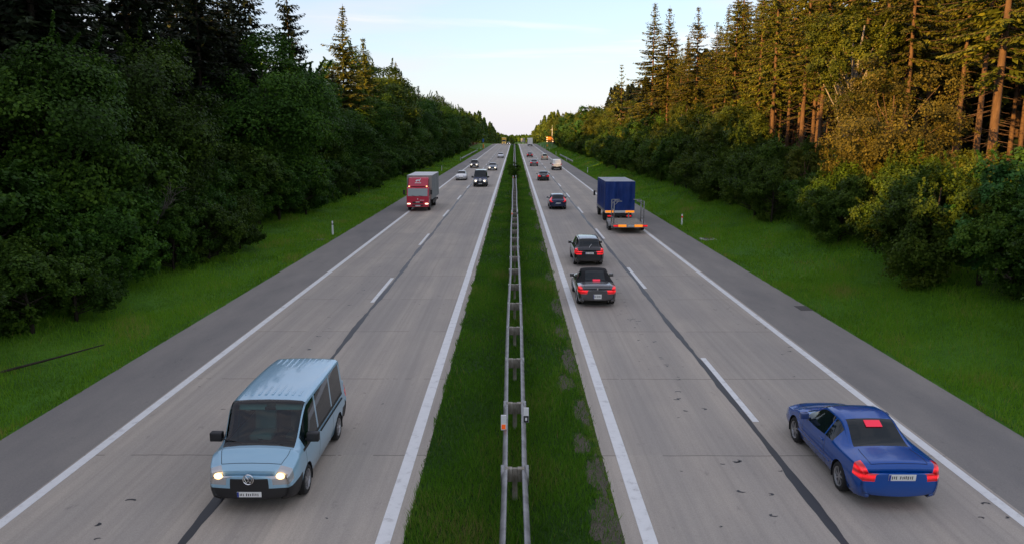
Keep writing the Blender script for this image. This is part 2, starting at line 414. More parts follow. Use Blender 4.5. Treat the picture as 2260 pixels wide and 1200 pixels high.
spL = [(-rng.normal(7.6, .2), 19 + i * 1.9 + rng.uniform(-.6, .6), rng.uniform(.08, .15)) for i in range(14)] + \
      [(-8.25, 15.3, .13), (-8.5, 14.3, .13)] + [(-rng.uniform(3, 10), rng.uniform(13, 60), rng.uniform(.03, .07)) for _ in range(34)]
strip('road', 2.14, 10.55, .02, M['concrete'], extra=tar_stuff(1, spR))
strip('road', -10.55, -2.14, .02, M['concrete'], extra=tar_stuff(-1, spL))
strip('hard_shoulder', 10.55, 13.2, .018, M['asphalt'], wob=0)
strip('hard_shoulder', -13.2, -10.55, .018, M['asphalt'], wob=0)
strip('edge_line', 10.21, 10.46, .026, M['paint']); strip('edge_line', -10.50, -10.25, .026, M['paint'])
strip('edge_line', 2.48, 2.77, .026, M['paint']); strip('edge_line', -2.68, -2.39, .026, M['paint'])
def dashes(sx, y0):
    mb = MB(); y = y0
    while y < 620:
        x0, x1 = sx * 6.50, sx * 6.68
        z = lambda q: float(zprof(q)) + .027
        mb.add([(x0, y, z(y)), (x1, y, z(y)), (x1, y + 6, z(y + 6)), (x0, y + 6, z(y + 6))], [(0, 1, 2, 3)])
        y += 18
    return tag(mb.build('lane_line', M['paint']), kind='structure')
dashes(1, 20.0 - 0.1); dashes(-1, 34.7 - 18)
strip('median_strip', -2.14, 2.14, .012, M['median'], wob=0)

# drain lids and loose things on the verge come later

# ------------------------------------------------------------------ grass
def blades(name, xy, h, w, m, tone, zf, lean=.5):
    n = len(xy); a = rng.uniform(0, 6.283, n); hh = h * rng.uniform(.55, 1.25, n); ww = w * rng.uniform(.7, 1.3, n)
    b = rng.uniform(0, 6.283, n); ln = hh * lean * rng.uniform(.1, 1, n)
    z = zf(xy[:, 0], xy[:, 1])
    p0 = np.stack([xy[:, 0] - np.cos(a) * ww / 2, xy[:, 1] - np.sin(a) * ww / 2, z - .01], 1)
    p1 = np.stack([xy[:, 0] + np.cos(a) * ww / 2, xy[:, 1] + np.sin(a) * ww / 2, z - .01], 1)
    p2 = np.stack([xy[:, 0] + np.cos(b) * ln, xy[:, 1] + np.sin(b) * ln, z + hh], 1)
    V = np.stack([p0, p1, p2], 1).reshape(-1, 3); F = np.arange(3 * n).reshape(-1, 3)
    return npmesh(name, V, F, m, tone=tone)
def pnoise(x, y, s, seed=0):
    r = np.random.default_rng(seed); v = 0
    for k in range(6):
        ang = r.uniform(0, 6.28); f = s * r.uniform(.6, 2.2); ph = r.uniform(0, 6.28)
        v = v + np.sin((x * np.cos(ang) + y * np.sin(ang)) * f + ph)
    return v / 6
def field(x0, x1, y0, y1, dens, keep):
    n = int((x1 - x0) * (y1 - y0) * dens)
    p = np.stack([rng.uniform(x0, x1, n), rng.uniform(y0, y1, n)], 1)
    return p[keep(p[:, 0], p[:, 1])]
zf = lambda x, y: zprof(y) + bank(x) + np.where((np.abs(x) > 13.5) & (np.abs(x) < 30), .07 * np.sin(y * .31 + x) + .05 * np.sin(y * .77 - x * .6), 0)
def grass_band(x0, x1, zones, m, hs, keep, label):
    Vs = []; me_all = []
    pts = []; hh = []; ww = []
    for (y0, y1, d, hk, wk) in zones:
        p = field(x0, x1, y0, y1, d, keep); pts.append(p); hh.append(np.full(len(p), hk)); ww.append(np.full(len(p), wk))
    p = np.concatenate(pts); h = np.concatenate(hh); w = np.concatenate(ww)
    tall = rng.random(len(p)) < np.clip(.02 + .06 * pnoise(p[:, 0], p[:, 1], .9, 17), .004, .2)
    h = np.where(tall, h * 1.9, h)
    cl = pnoise(p[:, 0], p[:, 1], 1.7, 3); big = pnoise(p[:, 0], p[:, 1], .5, 5)
    h = h * hs * (1 + .5 * cl + .35 * big)
    tone = np.clip(.5 + .45 * cl + .3 * big + rng.normal(0, .17, len(p)), 0, 1)
    tone = np.where(tall, np.clip(.8 + rng.normal(0, .15, len(p)), 0, 1), np.clip(tone + .12 * pnoise(p[:, 0], p[:, 1], .23, 21), 0, 1))
    return tag(link('grass', blades('grass', p, h, w, m, tone, zf, .7)), label, 'grass', kind='stuff')
grass_band(13.15, 23.5, [(14, 40, 330, .17, .022), (40, 80, 130, .19, .04), (80, 160, 45, .21, .08), (160, 330, 14, .24, .16)], M['grass'], 1.0,
           lambda x, y: (x > 13.25 + .22 * pnoise(x, y, 2, 8)) & (x < 21.4 + 1.2 * pnoise(x, y, .8, 14)), 'bright green verge grass between the right hard shoulder and the trees')
grass_band(-22.5, -13.15, [(17, 40, 270, .17, .022), (40, 80, 110, .19, .04), (80, 160, 40, .21, .08), (160, 330, 13, .24, .16)], M['grass'], .95,
           lambda x, y: (x < -13.25 + .25 * pnoise(x, y, 2, 9)), 'shaded verge grass between the left hard shoulder and the forest')
GP = [(1.86, 14.4, .30, 1.0), (1.92, 16.6, .22, .9), (1.7, 18.4, .20, .6), (1.9, 20.6, .18, .9), (1.62, 23.2, .24, .7), (1.88, 25.6, .2, 1.3), (1.8, 29.5, .16, .9), (1.9, 34, .2, 1.6), (1.85, 41, .17, 1.2), (1.9, 52, .2, 2.2), (1.85, 63, .16, 1.8), (1.9, 78, .2, 2.5), (1.9, 96, .2, 3)]
def inpatch(x, y, k=1.0):
    m = np.zeros(len(x), bool); wob = .35 * pnoise(x, y, 5, 2) + .2 * pnoise(x, y, 13, 6)
    for (px, py, rx, ry) in GP: m |= (((x - px) / rx) ** 2 + ((y - py) / ry) ** 2) < k * (1 + wob)
    return m
def medkeep(x, y):
    r_ = rng.random(len(x)); edge = (x > 1.95) & (r_ < .75)
    return ~(inpatch(x, y, 1.5) & (r_ < .66)) & ~edge & (np.abs(x) < 2.16 + .1 * pnoise(x, y, 3, 4))
def gravel():
    Vs, Fs = [], []; b = 0
    for (px, py, rx, ry) in GP:
        n = 40; a = np.linspace(0, 2 * np.pi, n, endpoint=False)
        k = 1.05 + .16 * np.sin(3 * a + px * 9) + .12 * np.sin(7 * a + py) + .1 * rng.normal(0, 1, n)
        x = np.minimum(px + rx * k * np.cos(a), 2.13); y = py + ry * k * np.sin(a)
        V = np.concatenate([[[px, py, .017]], np.stack([x, y, np.full(n, .016)], 1)]); Vs.append(V)
        i = np.arange(n); Fs.append(np.stack([np.zeros(n, int), 1 + i, 1 + (i + 1) % n], 1) + b); b += n + 1
    m = mat('gravel', (.2, .18, .15), .95); t = NT(m)
    g1 = t.noise(34, 5, .8); t.l(t.ramp(g1, [(.3, (.03, .028, .018)), (.55, (.105, .09, .062)), (.75, (.21, .185, .14))]), t.b.inputs['Base Color']); t.bump(g1, .8, .03)
    tag(link('gravel', npmesh('gravel', np.concatenate(Vs), np.concatenate(Fs), m)), 'bare grey gravel patches along the right edge of the central reservation', 'gravel', kind='stuff')
gravel()
grass_band(-2.22, 2.22, [(10, 24, 850, .145, .021), (24, 45, 420, .145, .03), (45, 90, 170, .14, .05), (90, 200, 50, .16, .1), (200, 420, 18, .2, .18)], M['grass_median'], 1.0,
           medkeep, 'dark mown grass on the central reservation either side of the barrier')

# ------------------------------------------------------------------ trees
def quads(c, u, v):
    """c centres, u/v half axes (n,3) -> kite-shaped quads"""
    V = np.stack([c - u, c - v * .9, c + u, c + v], 1).reshape(-1, 3)
    return V, np.arange(len(c) * 4).reshape(-1, 4)
def unit(a): return a / (np.linalg.norm(a, axis=-1, keepdims=True) + 1e-9)
def leaf_quads(c, nrm, size, r):
    n = len(c)
    nn = unit(nrm + r.normal(0, .55, (n, 3)))
    u = unit(np.cross(nn, r.normal(0, 1, (n, 3)))); v = np.cross(nn, u)
    s = size * r.uniform(.6, 1.3, (n, 1))
    return quads(c, u * s * .42, v * s * .62)
def mesh_of(mb, name, m, smooth=True): return mb.mesh(name, m, smooth)

def broadleaf(seed, h, rad, nleaf, size, leafm, barkm, base=.22, sparse=0, lean=0, nclump=26, conical=.0):
    """returns (trunk mesh, crown mesh): limbs carry leaf clumps of different size, gaps between"""
    r = np.random.default_rng(seed)
    z0 = h * base; cz = (h + z0) / 2; hz = (h - z0) / 2
    cl = []
    for k in range(nclump):
        for _ in range(30):
            d = unit(r.normal(0, 1, 3)); rr = r.uniform(.45, .95) ** .8
            p = np.array([d[0] * rad * rr, d[1] * rad * rr, cz + d[2] * hz * rr * .92])
            f = (p[2] - z0) / (h - z0)
            if conical and math.hypot(p[0], p[1]) > rad * (1.08 - conical * f): continue
            if all(np.linalg.norm((p - q[0])) > .42 * (q[1]) for q in cl): break
        cs = rad * r.uniform(.24, .46) * (1 - .25 * f)
        cl.append((p, cs))
    wts = np.array([q[1] ** 2 for q in cl]); wts /= wts.sum()
    cid = r.choice(len(cl), nleaf, p=wts)
    cc = np.array([q[0] for q in cl])[cid]; cs = np.array([q[1] for q in cl])[cid][:, None]
    d = unit(r.normal(0, 1, (nleaf, 3)) + np.array([0, 0, .25]))
    rr = r.uniform(.25, 1, (nleaf, 1)) ** .45
    # sub-twigs: snap to small twig centres for clumpiness
    nt_ = 14
    tw = unit(r.normal(0, 1, (len(cl), nt_, 3)) + np.array([0, 0, .2]))
    ti = r.integers(0, nt_, nleaf); tdir = tw[cid, ti]
    mixf = .62 if not sparse else .8
    dd = unit(d * (1 - mixf) + tdir * mixf)
    c = cc + dd * rr * cs * np.array([1.12, 1.12, .85]) + r.normal(0, .08, (nleaf, 3)) * cs
    c[:, 2] -= .16 * cs[:, 0] * (1 - dd[:, 2]) * r.random(nleaf)
    ns_ = int(nleaf * .13); nsh = 70
    sd_ = unit(r.normal(0, 1, (nsh, 3)) + np.array([0, 0, .35])); scl = r.integers(0, len(cl), nsh)
    sb_ = np.array([q[0] for q in cl])[scl] + sd_ * (np.array([q[1] for q in cl])[scl] * .8)[:, None]
    si = r.integers(0, nsh, ns_); tt = r.random((ns_, 1)) ** .8
    c[:ns_] = sb_[si] + (sd_[si] + np.array([0, 0, .25])) * tt * rad * r.uniform(.12, .30, nsh)[si][:, None] + r.normal(0, .035 * rad ** .5, (ns_, 3)) * (1.1 - tt)
    out = unit(c - np.array([0, 0, cz])); nrm = dd * .6 + out * .5 + np.array([0, 0, .45])
    V, F = leaf_quads(c, nrm, size, r)
    ctone = r.uniform(-.22, .22, len(cl))[cid] + r.uniform(-.12, .12, (len(cl), nt_))[cid, ti]
    tone = np.clip(.5 + ctone + r.normal(0, .16, nleaf), 0, 1)
    crown = npmesh('crown', V, F, leafm, tone=tone)
    mb = MB()
    tr = .012 * h + .05
    top = Vector((lean, 0, h * .78))
    pts = [Vector((0, 0, -.4)), Vector((r.normal(0, .08), r.normal(0, .08), h * .2)), Vector((lean * .5 + r.normal(0, .15), r.normal(0, .15), h * .5)), top]
    mb.tube(pts, [tr * 1.25, tr, tr * .62, tr * .18], 8)
    for q, s in cl:
        q = Vector(q); f = max(.12, min(.7, (q.z - h * .12) / h * .75))
        a = pts[0].lerp(pts[1], f / .2) if f < .2 else (pts[1].lerp(pts[2], (f - .2) / .3) if f < .5 else pts[2].lerp(pts[3], (f - .5) / .28))
        mid = a.lerp(q, .5) + Vector((r.normal(0, .2), r.normal(0, .2), -.05 * (q - a).length))
        mb.tube([a, mid, q], [tr * .34, tr * .2, tr * .07], 5, cap=False)
    return mb.mesh('trunk', barkm, True), crown

def spruce(seed, h, rad, base, needlem, barkm, dens=1.0, ragged=.3, tr=None, droop=.35, stubs=0, whorl=.5, tw=1.0):
    r = np.random.default_rng(seed)
    tr = tr or .0085 * h + .05
    mb = MB()
    n = 9
    bend = r.normal(0, .006, 2) * h
    def axis(z): f = z / h; return np.array([bend[0] * f * f, bend[1] * f * f, z])
    zz = np.concatenate([[-.5], np.linspace(.3, h, n)])
    mb.tube([Vector(axis(z)) for z in zz], [tr * 1.25] + [max(.012, tr * (1 - .93 * (z / h) ** .9)) for z in zz[1:]], 8)
    cs, us, vs, tones = [], [], [], []
    z = base * h
    while z < h - .25:
        f = (z - base * h) / (h - base * h)
        prof = min(1, .6 + 1.5 * f) * (1 - f) ** .95 * 1.15 * (1 + ragged * r.normal(0, .35))
        Lm = max(.25, rad * prof * 1.18)
        k = r.integers(4, 7) if f > .1 else r.integers(2, 6)
        ph = r.uniform(0, 6.28); wt_ = r.uniform(-.2, .2)
        for b in range(k):
            if r.random() < .10 * ragged * 3: continue
            a = ph + 6.283 * b / k + r.normal(0, .2); Lb = Lm * r.uniform(.62, 1.15)
            dirv = np.array([math.cos(a), math.sin(a), 0]); side = np.array([-math.sin(a), math.cos(a), 0])
            rise = .45 * f - .12 + r.normal(0, .06); dr = droop * (1 - .6 * f)
            npt = max(2, int(Lb / .3 * dens))
            t = np.linspace(.12, 1, npt)
            ax = axis(z)
            P = ax + dirv * (t * Lb)[:, None]
            P[:, 2] += Lb * (rise * t - dr * t ** 1.6 + .16 * t ** 4)
            if Lb > 1.1:
                e = len(P) - 1
                mb.tube([Vector(ax), Vector(P[e // 2]), Vector(P[e])], [.045 * Lb / 3 + .012, .025, .008], 4, cap=False)
            for sd in (-1, 1, 0, 0):
                m = npt
                ln = (.28 + .30 * Lb * (1 - t) ** .8 * .55 + .12) * r.uniform(.65, 1.25, m) * tw
                tipdir = unit((dirv[None] * r.uniform(.45, .95, (m, 1)) + side[None] * sd * r.uniform(.7, 1.2, (m, 1)) + np.array([0, 0, 1]) * r.uniform(-.65, .05, (m, 1)) - (np.array([0, 0, .45]) if sd == 0 else 0)))
                c = P + tipdir * ln[:, None] * .5 + r.normal(0, .04, (m, 3))
                nn = unit(np.array([0, 0, 1]) + r.normal(0, .45, (m, 3)))
                v = unit(np.cross(tipdir, nn)) * (ln * .27)[:, None]
                cs.append(c); us.append(tipdir * ln[:, None] * .55); vs.append(v)
                tones.append(np.clip(.42 + wt_ + .25 * t + r.normal(0, .16, m), 0, 1))
        z += whorl * r.uniform(.75, 1.3) * (1 - .35 * f)
    for _ in range(stubs):
        zb = r.uniform(.1, base) * h; a = r.uniform(0, 6.28); Lb = r.uniform(.5, 2.2)
        p = Vector(axis(zb)); mb.tube([p, p + Vector((math.cos(a) * Lb, math.sin(a) * Lb, -.25 * Lb))], [.025, .008], 4, cap=False)
    V, F = quads(np.concatenate(cs), np.concatenate(us), np.concatenate(vs))
    crown = npmesh('crown', V, F, needlem, tone=np.concatenate(tones))
    return mb.mesh('trunk', barkm, True), crown

ND, NW = M['needle_shaded'], M['needle_sunlit']
BD, BR, BP = M['bark_dark'], M['bark_red'], M['bark_pale']
P = {}
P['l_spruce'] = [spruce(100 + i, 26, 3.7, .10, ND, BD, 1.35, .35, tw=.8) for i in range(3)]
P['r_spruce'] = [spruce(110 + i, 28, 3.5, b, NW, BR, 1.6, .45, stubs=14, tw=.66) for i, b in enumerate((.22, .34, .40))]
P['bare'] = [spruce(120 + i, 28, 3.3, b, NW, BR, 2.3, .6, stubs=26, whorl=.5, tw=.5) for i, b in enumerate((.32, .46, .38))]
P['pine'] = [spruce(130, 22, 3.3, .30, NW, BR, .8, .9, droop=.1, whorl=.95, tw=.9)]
P['gold'] = [spruce(140 + i, 26, 3.9, .1, NW, BD, 1.5, .5, tw=.75) for i in range(2)]  # left spruces that carry the sunlight in their needle colour
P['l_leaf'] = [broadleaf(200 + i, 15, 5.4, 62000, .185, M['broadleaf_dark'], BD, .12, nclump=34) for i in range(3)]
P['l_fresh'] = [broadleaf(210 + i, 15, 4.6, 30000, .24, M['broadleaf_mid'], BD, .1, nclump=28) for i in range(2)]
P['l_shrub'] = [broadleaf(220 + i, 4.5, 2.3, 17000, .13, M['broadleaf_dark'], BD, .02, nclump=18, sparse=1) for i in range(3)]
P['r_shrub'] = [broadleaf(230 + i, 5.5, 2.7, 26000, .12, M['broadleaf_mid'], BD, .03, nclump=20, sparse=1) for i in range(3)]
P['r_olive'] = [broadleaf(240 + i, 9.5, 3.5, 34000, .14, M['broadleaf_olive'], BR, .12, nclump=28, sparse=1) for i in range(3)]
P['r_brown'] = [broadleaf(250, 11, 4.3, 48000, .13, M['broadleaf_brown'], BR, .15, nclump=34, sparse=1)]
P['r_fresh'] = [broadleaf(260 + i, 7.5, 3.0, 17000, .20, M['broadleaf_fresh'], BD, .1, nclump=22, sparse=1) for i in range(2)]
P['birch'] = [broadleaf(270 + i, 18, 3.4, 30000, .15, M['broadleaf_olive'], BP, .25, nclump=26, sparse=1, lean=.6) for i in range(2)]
HT = dict(gold=26, l_spruce=26, r_spruce=28, bare=28, pine=22, l_leaf=15, l_fresh=15, l_shrub=4.5, r_shrub=5.5, r_olive=9.5, r_brown=11, r_fresh=7.5, birch=18)
COUNT = {}
def tree(kind, x, y, h, label, cat='tree', group=None, var=None, wide=1.0, name=None):
    v = P[kind][var if var is not None else random.randrange(len(P[kind]))]
    s = h / HT[kind]
    nm = name or {'l_spruce': 'spruce_tree', 'gold': 'spruce_tree', 'r_spruce': 'spruce_tree', 'bare': 'spruce_tree', 'pine': 'pine_tree', 'birch': 'birch_tree', 'l_shrub': 'shrub', 'r_shrub': 'shrub'}.get(kind, 'broadleaf_tree')
    t = empty(nm, (x, y, gz(x, y) - .05), random.uniform(0, 6.28), label, cat, group)
    sw = s * wide * random.uniform(.92, 1.1)
    t.scale = (sw, sw, s)
    link('trunk', v[0], t); link('crown', v[1], t)
    COUNT[kind] = COUNT.get(kind, 0) + 1
    return t
placed = []
def free(x, y, d):
    if any((x - a) ** 2 + (y - b) ** 2 < d * d for a, b in placed): return False
    placed.append((x, y)); return True
def vis(x, y): return abs(x) < .72 * (y + 6)      # inside the frame, with a margin

# --- trees that stand out in the photograph
def hero(kind, x, y, h, label, **k):
    placed.append((x, y)); return tree(kind, x, y, h, label, **k)
hero('l_leaf', -23, 72, 16.5, 'large round crowned dark green tree, highest broadleaf left of the red truck', var=0, wide=1.05)
hero('l_leaf', -23, 49, 13.6, 'second big dark broadleaf, nearer than the large round crowned one on the left', var=1, wide=1.0)
hero('l_leaf', -24, 40, 13.0, 'dark broadleaf nearest the left edge of the picture', var=2)
hero('l_spruce', -28, 99, 27.5, 'spruce whose dark top stands alone above the large round tree', var=0)
hero('gold', -28.5, 131, 27.5, 'tall narrow spruce lit gold, highest left tree beyond the round crown', var=1, wide=1.12)
hero('l_spruce', -30, 84, 27.5, 'bushy spruce at the end of the dark left spruces, behind the round broadleaf', var=2)
hero('gold', -27.5, 146, 24, 'second gold lit spruce, just right of the tall narrow one', var=0, wide=1.15)
hero('gold', -27, 178, 22.5, 'brownish lit spruce near the right end of the tall left trees', var=1, wide=1.2)
hero('r_spruce', 26, 149, 29.5, 'tallest pointed spruce at the left end of the right hand tall trees', var=0, wide=1.15)
hero('r_spruce', 27, 139, 27.5, 'spruce with twin neighbour just right of the tallest pointed one', var=1)
hero('r_spruce', 27, 117, 24, 'bushy topped spruce above the blue truck', var=2, wide=1.1)
hero('r_spruce', 27, 97, 24, 'spruce whose top meets the sky right of the blue truck', var=0, wide=1.1)
hero('pine', 25, 184, 21.5, 'thin airy pine standing apart at the left end of the right forest', var=0)
hero('bare', 28, 85, 28, 'tall sunlit spruce with a long straight orange trunk, mid right', var=0)
hero('bare', 29.5, 71, 28, 'tall spruce right of the long straight orange trunk', var=2)
hero('bare', 30, 49, 28, 'large spruce with thick bare orange trunk near the right edge', var=0, wide=1.15)
hero('bare', 32, 54, 26, 'thinner bare trunk just left of the thick orange one', var=1)
hero('bare', 34, 60, 26, 'slim bare trunk set behind the thick orange trunk', var=1)
hero('birch', 26, 61, 18, 'birch with pale forked trunk above the reddish brown bush', var=0)
hero('birch', 25, 115, 12, 'small pale stemmed birch behind the bushes above the blue truck', var=1)
hero('r_brown', 23.6, 49, 10.8, 'wide reddish brown leafed bush tree lit by the low sun', var=0)
hero('r_fresh', 20.0, 32.5, 5.8, 'fresh green large leafed young maple at the right edge', var=0)
hero('r_fresh', 20.4, 28.6, 5.2, 'fresh green sapling cut by the right edge of the picture', var=1)
hero('r_fresh', 25, 37, 6.6, 'young tree with thin leader shoot behind the fresh green maple', var=1)

# --- rows
def row(kinds, xa, xb, y0, y1, step, ha, hb, label, group, d, cat='tree', wide=1.0, hfun=None):
    y = y0
    while y < y1:
        x = random.uniform(xa, xb); yy = y + random.uniform(-.35, .35) * step
        if vis(x, yy) and free(x, yy, d):
            h = random.uniform(ha, hb) * (hfun(yy) if hfun else 1)
            tree(random.choice(kinds), x, yy, h, label, cat, group, wide=wide)
        y += step
lowL = lambda y: float(np.interp(y, [0, 190, 230, 430], [1, 1, .78, .72]))
row(['l_shrub'], -20.6, -19.0, 24, 60, 2.6, 3.2, 5.2, 'dark low shrub at the foot of the near left forest', 'shrubs along the near left forest edge', 1.7, 'shrub')
row(['l_shrub'], -19.2, -17.9, 26, 52, 2.6, 2.2, 3.6, 'low dark scrub bush reaching out onto the near left verge', 'scrub bushes on the near left verge', 1.6, 'shrub')
row(['l_shrub'], -20.6, -18.6, 60, 300, 4.2, 3.2, 5.5, 'dark shrub at the foot of the left forest further along', 'shrubs along the far left forest edge', 2.2, 'shrub')
row(['l_shrub'], -22.6, -21.0, 27, 90, 3.0, 4.5, 7.0, 'taller dark shrub in the second line of the left forest', 'taller shrubs within the left forest edge', 1.9, 'shrub')
row(['l_leaf', 'l_leaf', 'l_fresh'], -25.5, -22, 30, 180, 6.5, 10.5, 15, 'dark green broadleaf tree in the shaded left forest edge', 'broadleaf trees in the shaded left edge', 4.0)
row(['l_fresh', 'l_leaf'], -24, -20.5, 180, 430, 6.5, 11, 15, 'lighter green broadleaf tree in the distant left row', 'broadleaf trees in the distant left row', 3.4)
row(['l_spruce'], -31, -27, 38, 92, 5.0, 22, 27, 'dark spruce rising behind the left broadleaf edge', 'spruces behind the left broadleaf edge', 3.0, wide=1.2)
row(['l_spruce'], -37, -32, 45, 96, 5.0, 22, 27, 'dark spruce deep in the left forest', 'spruces deep in the left forest', 3.2, wide=1.15)
row(['l_spruce'], -44, -38, 56, 96, 6.5, 22, 26, 'spruce in the back row of the left forest', 'spruces in the back row on the left', 3.6)
row(['l_spruce', 'l_leaf'], -33, -27, 104, 128, 6.0, 14, 18, 'shorter tree in the dip left of the tall narrow lit spruce', 'shorter trees behind the round crowned tree', 3.0)
row(['gold', 'gold', 'l_fresh'], -33, -27, 134, 205, 5.0, 17.5, 22.5, 'gold lit tree in the group beyond the round crowned tree', 'gold lit trees on the left', 3.0, wide=1.15)
row(['l_leaf', 'l_fresh', 'l_leaf', 'l_spruce'], -31, -26, 200, 430, 7.0, 15.5, 19.5, 'tall tree behind the distant left row', 'tall trees behind the distant left row', 3.4)
row(['l_leaf', 'l_spruce'], -40, -32, 200, 430, 8.0, 17, 20.5, 'tall tree further back in the distant left forest', 'trees further back in the distant left forest', 3.4)
row(['r_shrub'], 18.8, 21.0, 24, 75, 2.4, 3.6, 5.6, 'olive green bush along the near right verge', 'bushes along the near right verge', 1.7, 'shrub')
row(['r_shrub'], 18.6, 21.6, 75, 330, 3.3, 3.8, 6.6, 'green bush along the right verge beyond the blue truck', 'bushes along the far right verge', 2.0, 'shrub')
row(['r_olive', 'r_shrub', 'r_olive'], 21.5, 25, 33, 72, 3.2, 4.8, 6.6, 'olive leafed bush tree below the thick orange trunks', 'bush trees below the orange trunks', 2.2)
row(['r_olive', 'r_shrub', 'r_olive'], 21.5, 25.5, 72, 190, 3.4, 6.5, 10, 'olive leafed small tree between verge bushes and tall spruces on the right', 'small trees in the right edge', 2.4)
row(['r_olive', 'r_fresh', 'r_olive'], 20.5, 25, 190, 430, 4.2, 9, 14, 'sunlit olive tree in the distant right row', 'broadleaf trees in the distant right row', 2.8)
row(['bare'], 28, 33, 42, 110, 4.0, 25, 29, 'tall spruce with bare orange trunk in the right forest', 'bare trunked spruces on the right', 2.4)
row(['bare', 'r_spruce'], 33, 40, 50, 130, 4.2, 24, 29, 'tall spruce trunk set deep in the right forest', 'spruces deep in the right forest', 2.6)
row(['bare'], 40, 52, 60, 150, 3.4, 24, 29, 'spruce in the shadowed back of the right forest', 'spruces in the back of the right forest', 2.6)
row(['r_spruce', 'bare'], 28, 32, 108, 165, 4.4, 20, 24, 'sunlit spruce in the middle of the right forest front', 'sunlit spruces mid right', 2.6)
row(['r_olive', 'birch'], 26, 32, 190, 430, 5.5, 12, 16, 'taller tree behind the distant right row', 'taller trees behind the distant right row', 3.2)

# --- distant and out-of-frame woods, each one mass
def woods(name, spots, m, label, nq=220, size=1.1):
    r = np.random.default_rng(len(spots)); cs, ns, tn = [], [], []
    Vt, Ft = [], []
    for (x, y, h, rad) in spots:
        f = r.random(nq) ** .7
        a = r.uniform(0, 6.283, nq); rr = rad * (1 - f) ** .7 * (.35 + .65 * r.random(nq) ** .5) + .15
        z = gz(x, y) + h * (.08 + .92 * f)
        c = np.stack([x + rr * np.cos(a), y + rr * np.sin(a), z], 1)
        cs.append(c); ns.append(np.stack([np.cos(a), np.sin(a), np.full(nq, .6)], 1)); tn.append(np.clip(.45 + r.uniform(-.25, .25) + r.normal(0, .15, nq), 0, 1))
    c = np.concatenate(cs); V, F = leaf_quads(c, np.concatenate(ns), size, r)
    return tag(link(name, npmesh(name, V, F, m, tone=np.concatenate(tn))), label, 'woods', kind='stuff')
U = random.uniform
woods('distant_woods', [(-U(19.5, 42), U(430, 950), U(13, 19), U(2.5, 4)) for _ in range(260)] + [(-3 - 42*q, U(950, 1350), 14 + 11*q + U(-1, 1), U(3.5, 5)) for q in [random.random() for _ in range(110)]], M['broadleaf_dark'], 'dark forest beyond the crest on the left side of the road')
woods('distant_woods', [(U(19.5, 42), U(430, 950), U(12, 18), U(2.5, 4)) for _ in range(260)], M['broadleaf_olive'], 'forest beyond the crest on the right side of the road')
woods('distant_woods', [(U(-330, 330), U(1500, 2150), U(8.5, 12.5), U(5, 9)) for _ in range(520)], M['broadleaf_mid'], 'low wooded rise closing the view at the end of the road', 90, 4.5)
woods('forest', [(-U(24, 70), U(-150, 20), U(13, 18), U(3.5, 4.5)) for _ in range(440)] + [(-U(31, 64), U(4, 44), U(18, 24), U(3.5, 4.5)) for _ in range(110)] + [(-U(45, 75), U(42, 95), U(20, 26), U(3, 4)) for _ in range(50)] + [(-U(40, 75), U(95, 330), U(10, 15), U(3, 4)) for _ in range(120)],
      ND, 'dense dark forest mass behind the left trees, with unseen trees added to block the sun', 330, 1.5)
woods('forest', [(U(46, 85), U(45, 420), U(21, 27), U(3.5, 4.5)) for _ in range(330)], ND, 'dense dark forest mass deep behind the right trees', 300, 1.4)
print('TREES', COUNT)
#--NEXT--
# ------------------------------------------------------------------ vehicles
def pchip(x, y, q):
    x = np.asarray(x, float); y = np.asarray(y, float)
    h = np.diff(x); d = np.diff(y) / h; n = len(x); m = np.zeros(n)
    for i in range(1, n - 1):
        if d[i - 1] * d[i] > 0:
            w1 = 2 * h[i] + h[i - 1]; w2 = h[i] + 2 * h[i - 1]
            m[i] = (w1 + w2) / (w1 / d[i - 1] + w2 / d[i])
    m[0] = d[0]; m[-1] = d[-1]
    k = np.clip(np.searchsorted(x, q) - 1, 0, n - 2); t = (q - x[k]) / h[k]
    return (2*t**3 - 3*t*t + 1) * y[k] + (t**3 - 2*t*t + t) * h[k] * m[k] + (-2*t**3 + 3*t*t) * y[k+1] + (t**3 - t*t) * h[k] * m[k+1]

# control points of one half section, bottom to top; SEG = subdivisions of each step
SEG = [2, 5, 6, 7, 2, 2, 4, 4]
def half_section(p):
    zs, zb, zt, ws, wm, wb, wt, cr = p
    pts = np.array([(ws - .14, zs), (ws, zs + .05), (wm, zs + .52 * (zb - zs)), (wb, zb), (wt + .025, zt - .075 * min(1, (zt - zb) / .3)),
                    (wt, zt - .03 * min(1, (zt - zb) / .3)), (wt - .06, zt + .004), (wt * .55, zt + cr * .75), (0, zt + cr)])
    out = []; seg = []
    for k, n in enumerate(SEG):
        a, b = pts[k], pts[k + 1]
        for t in range(n):
            u = t / n
            q = a + (b - a) * u
            if k in (1, 2):            # tumblehome: bow the door skin outward a little
                q = q + np.array([.012 * math.sin(math.pi * u), 0])
            out.append(q); seg.append(k)
    out.append(pts[-1]); seg.append(len(SEG) - 1)
    return np.array(out), seg

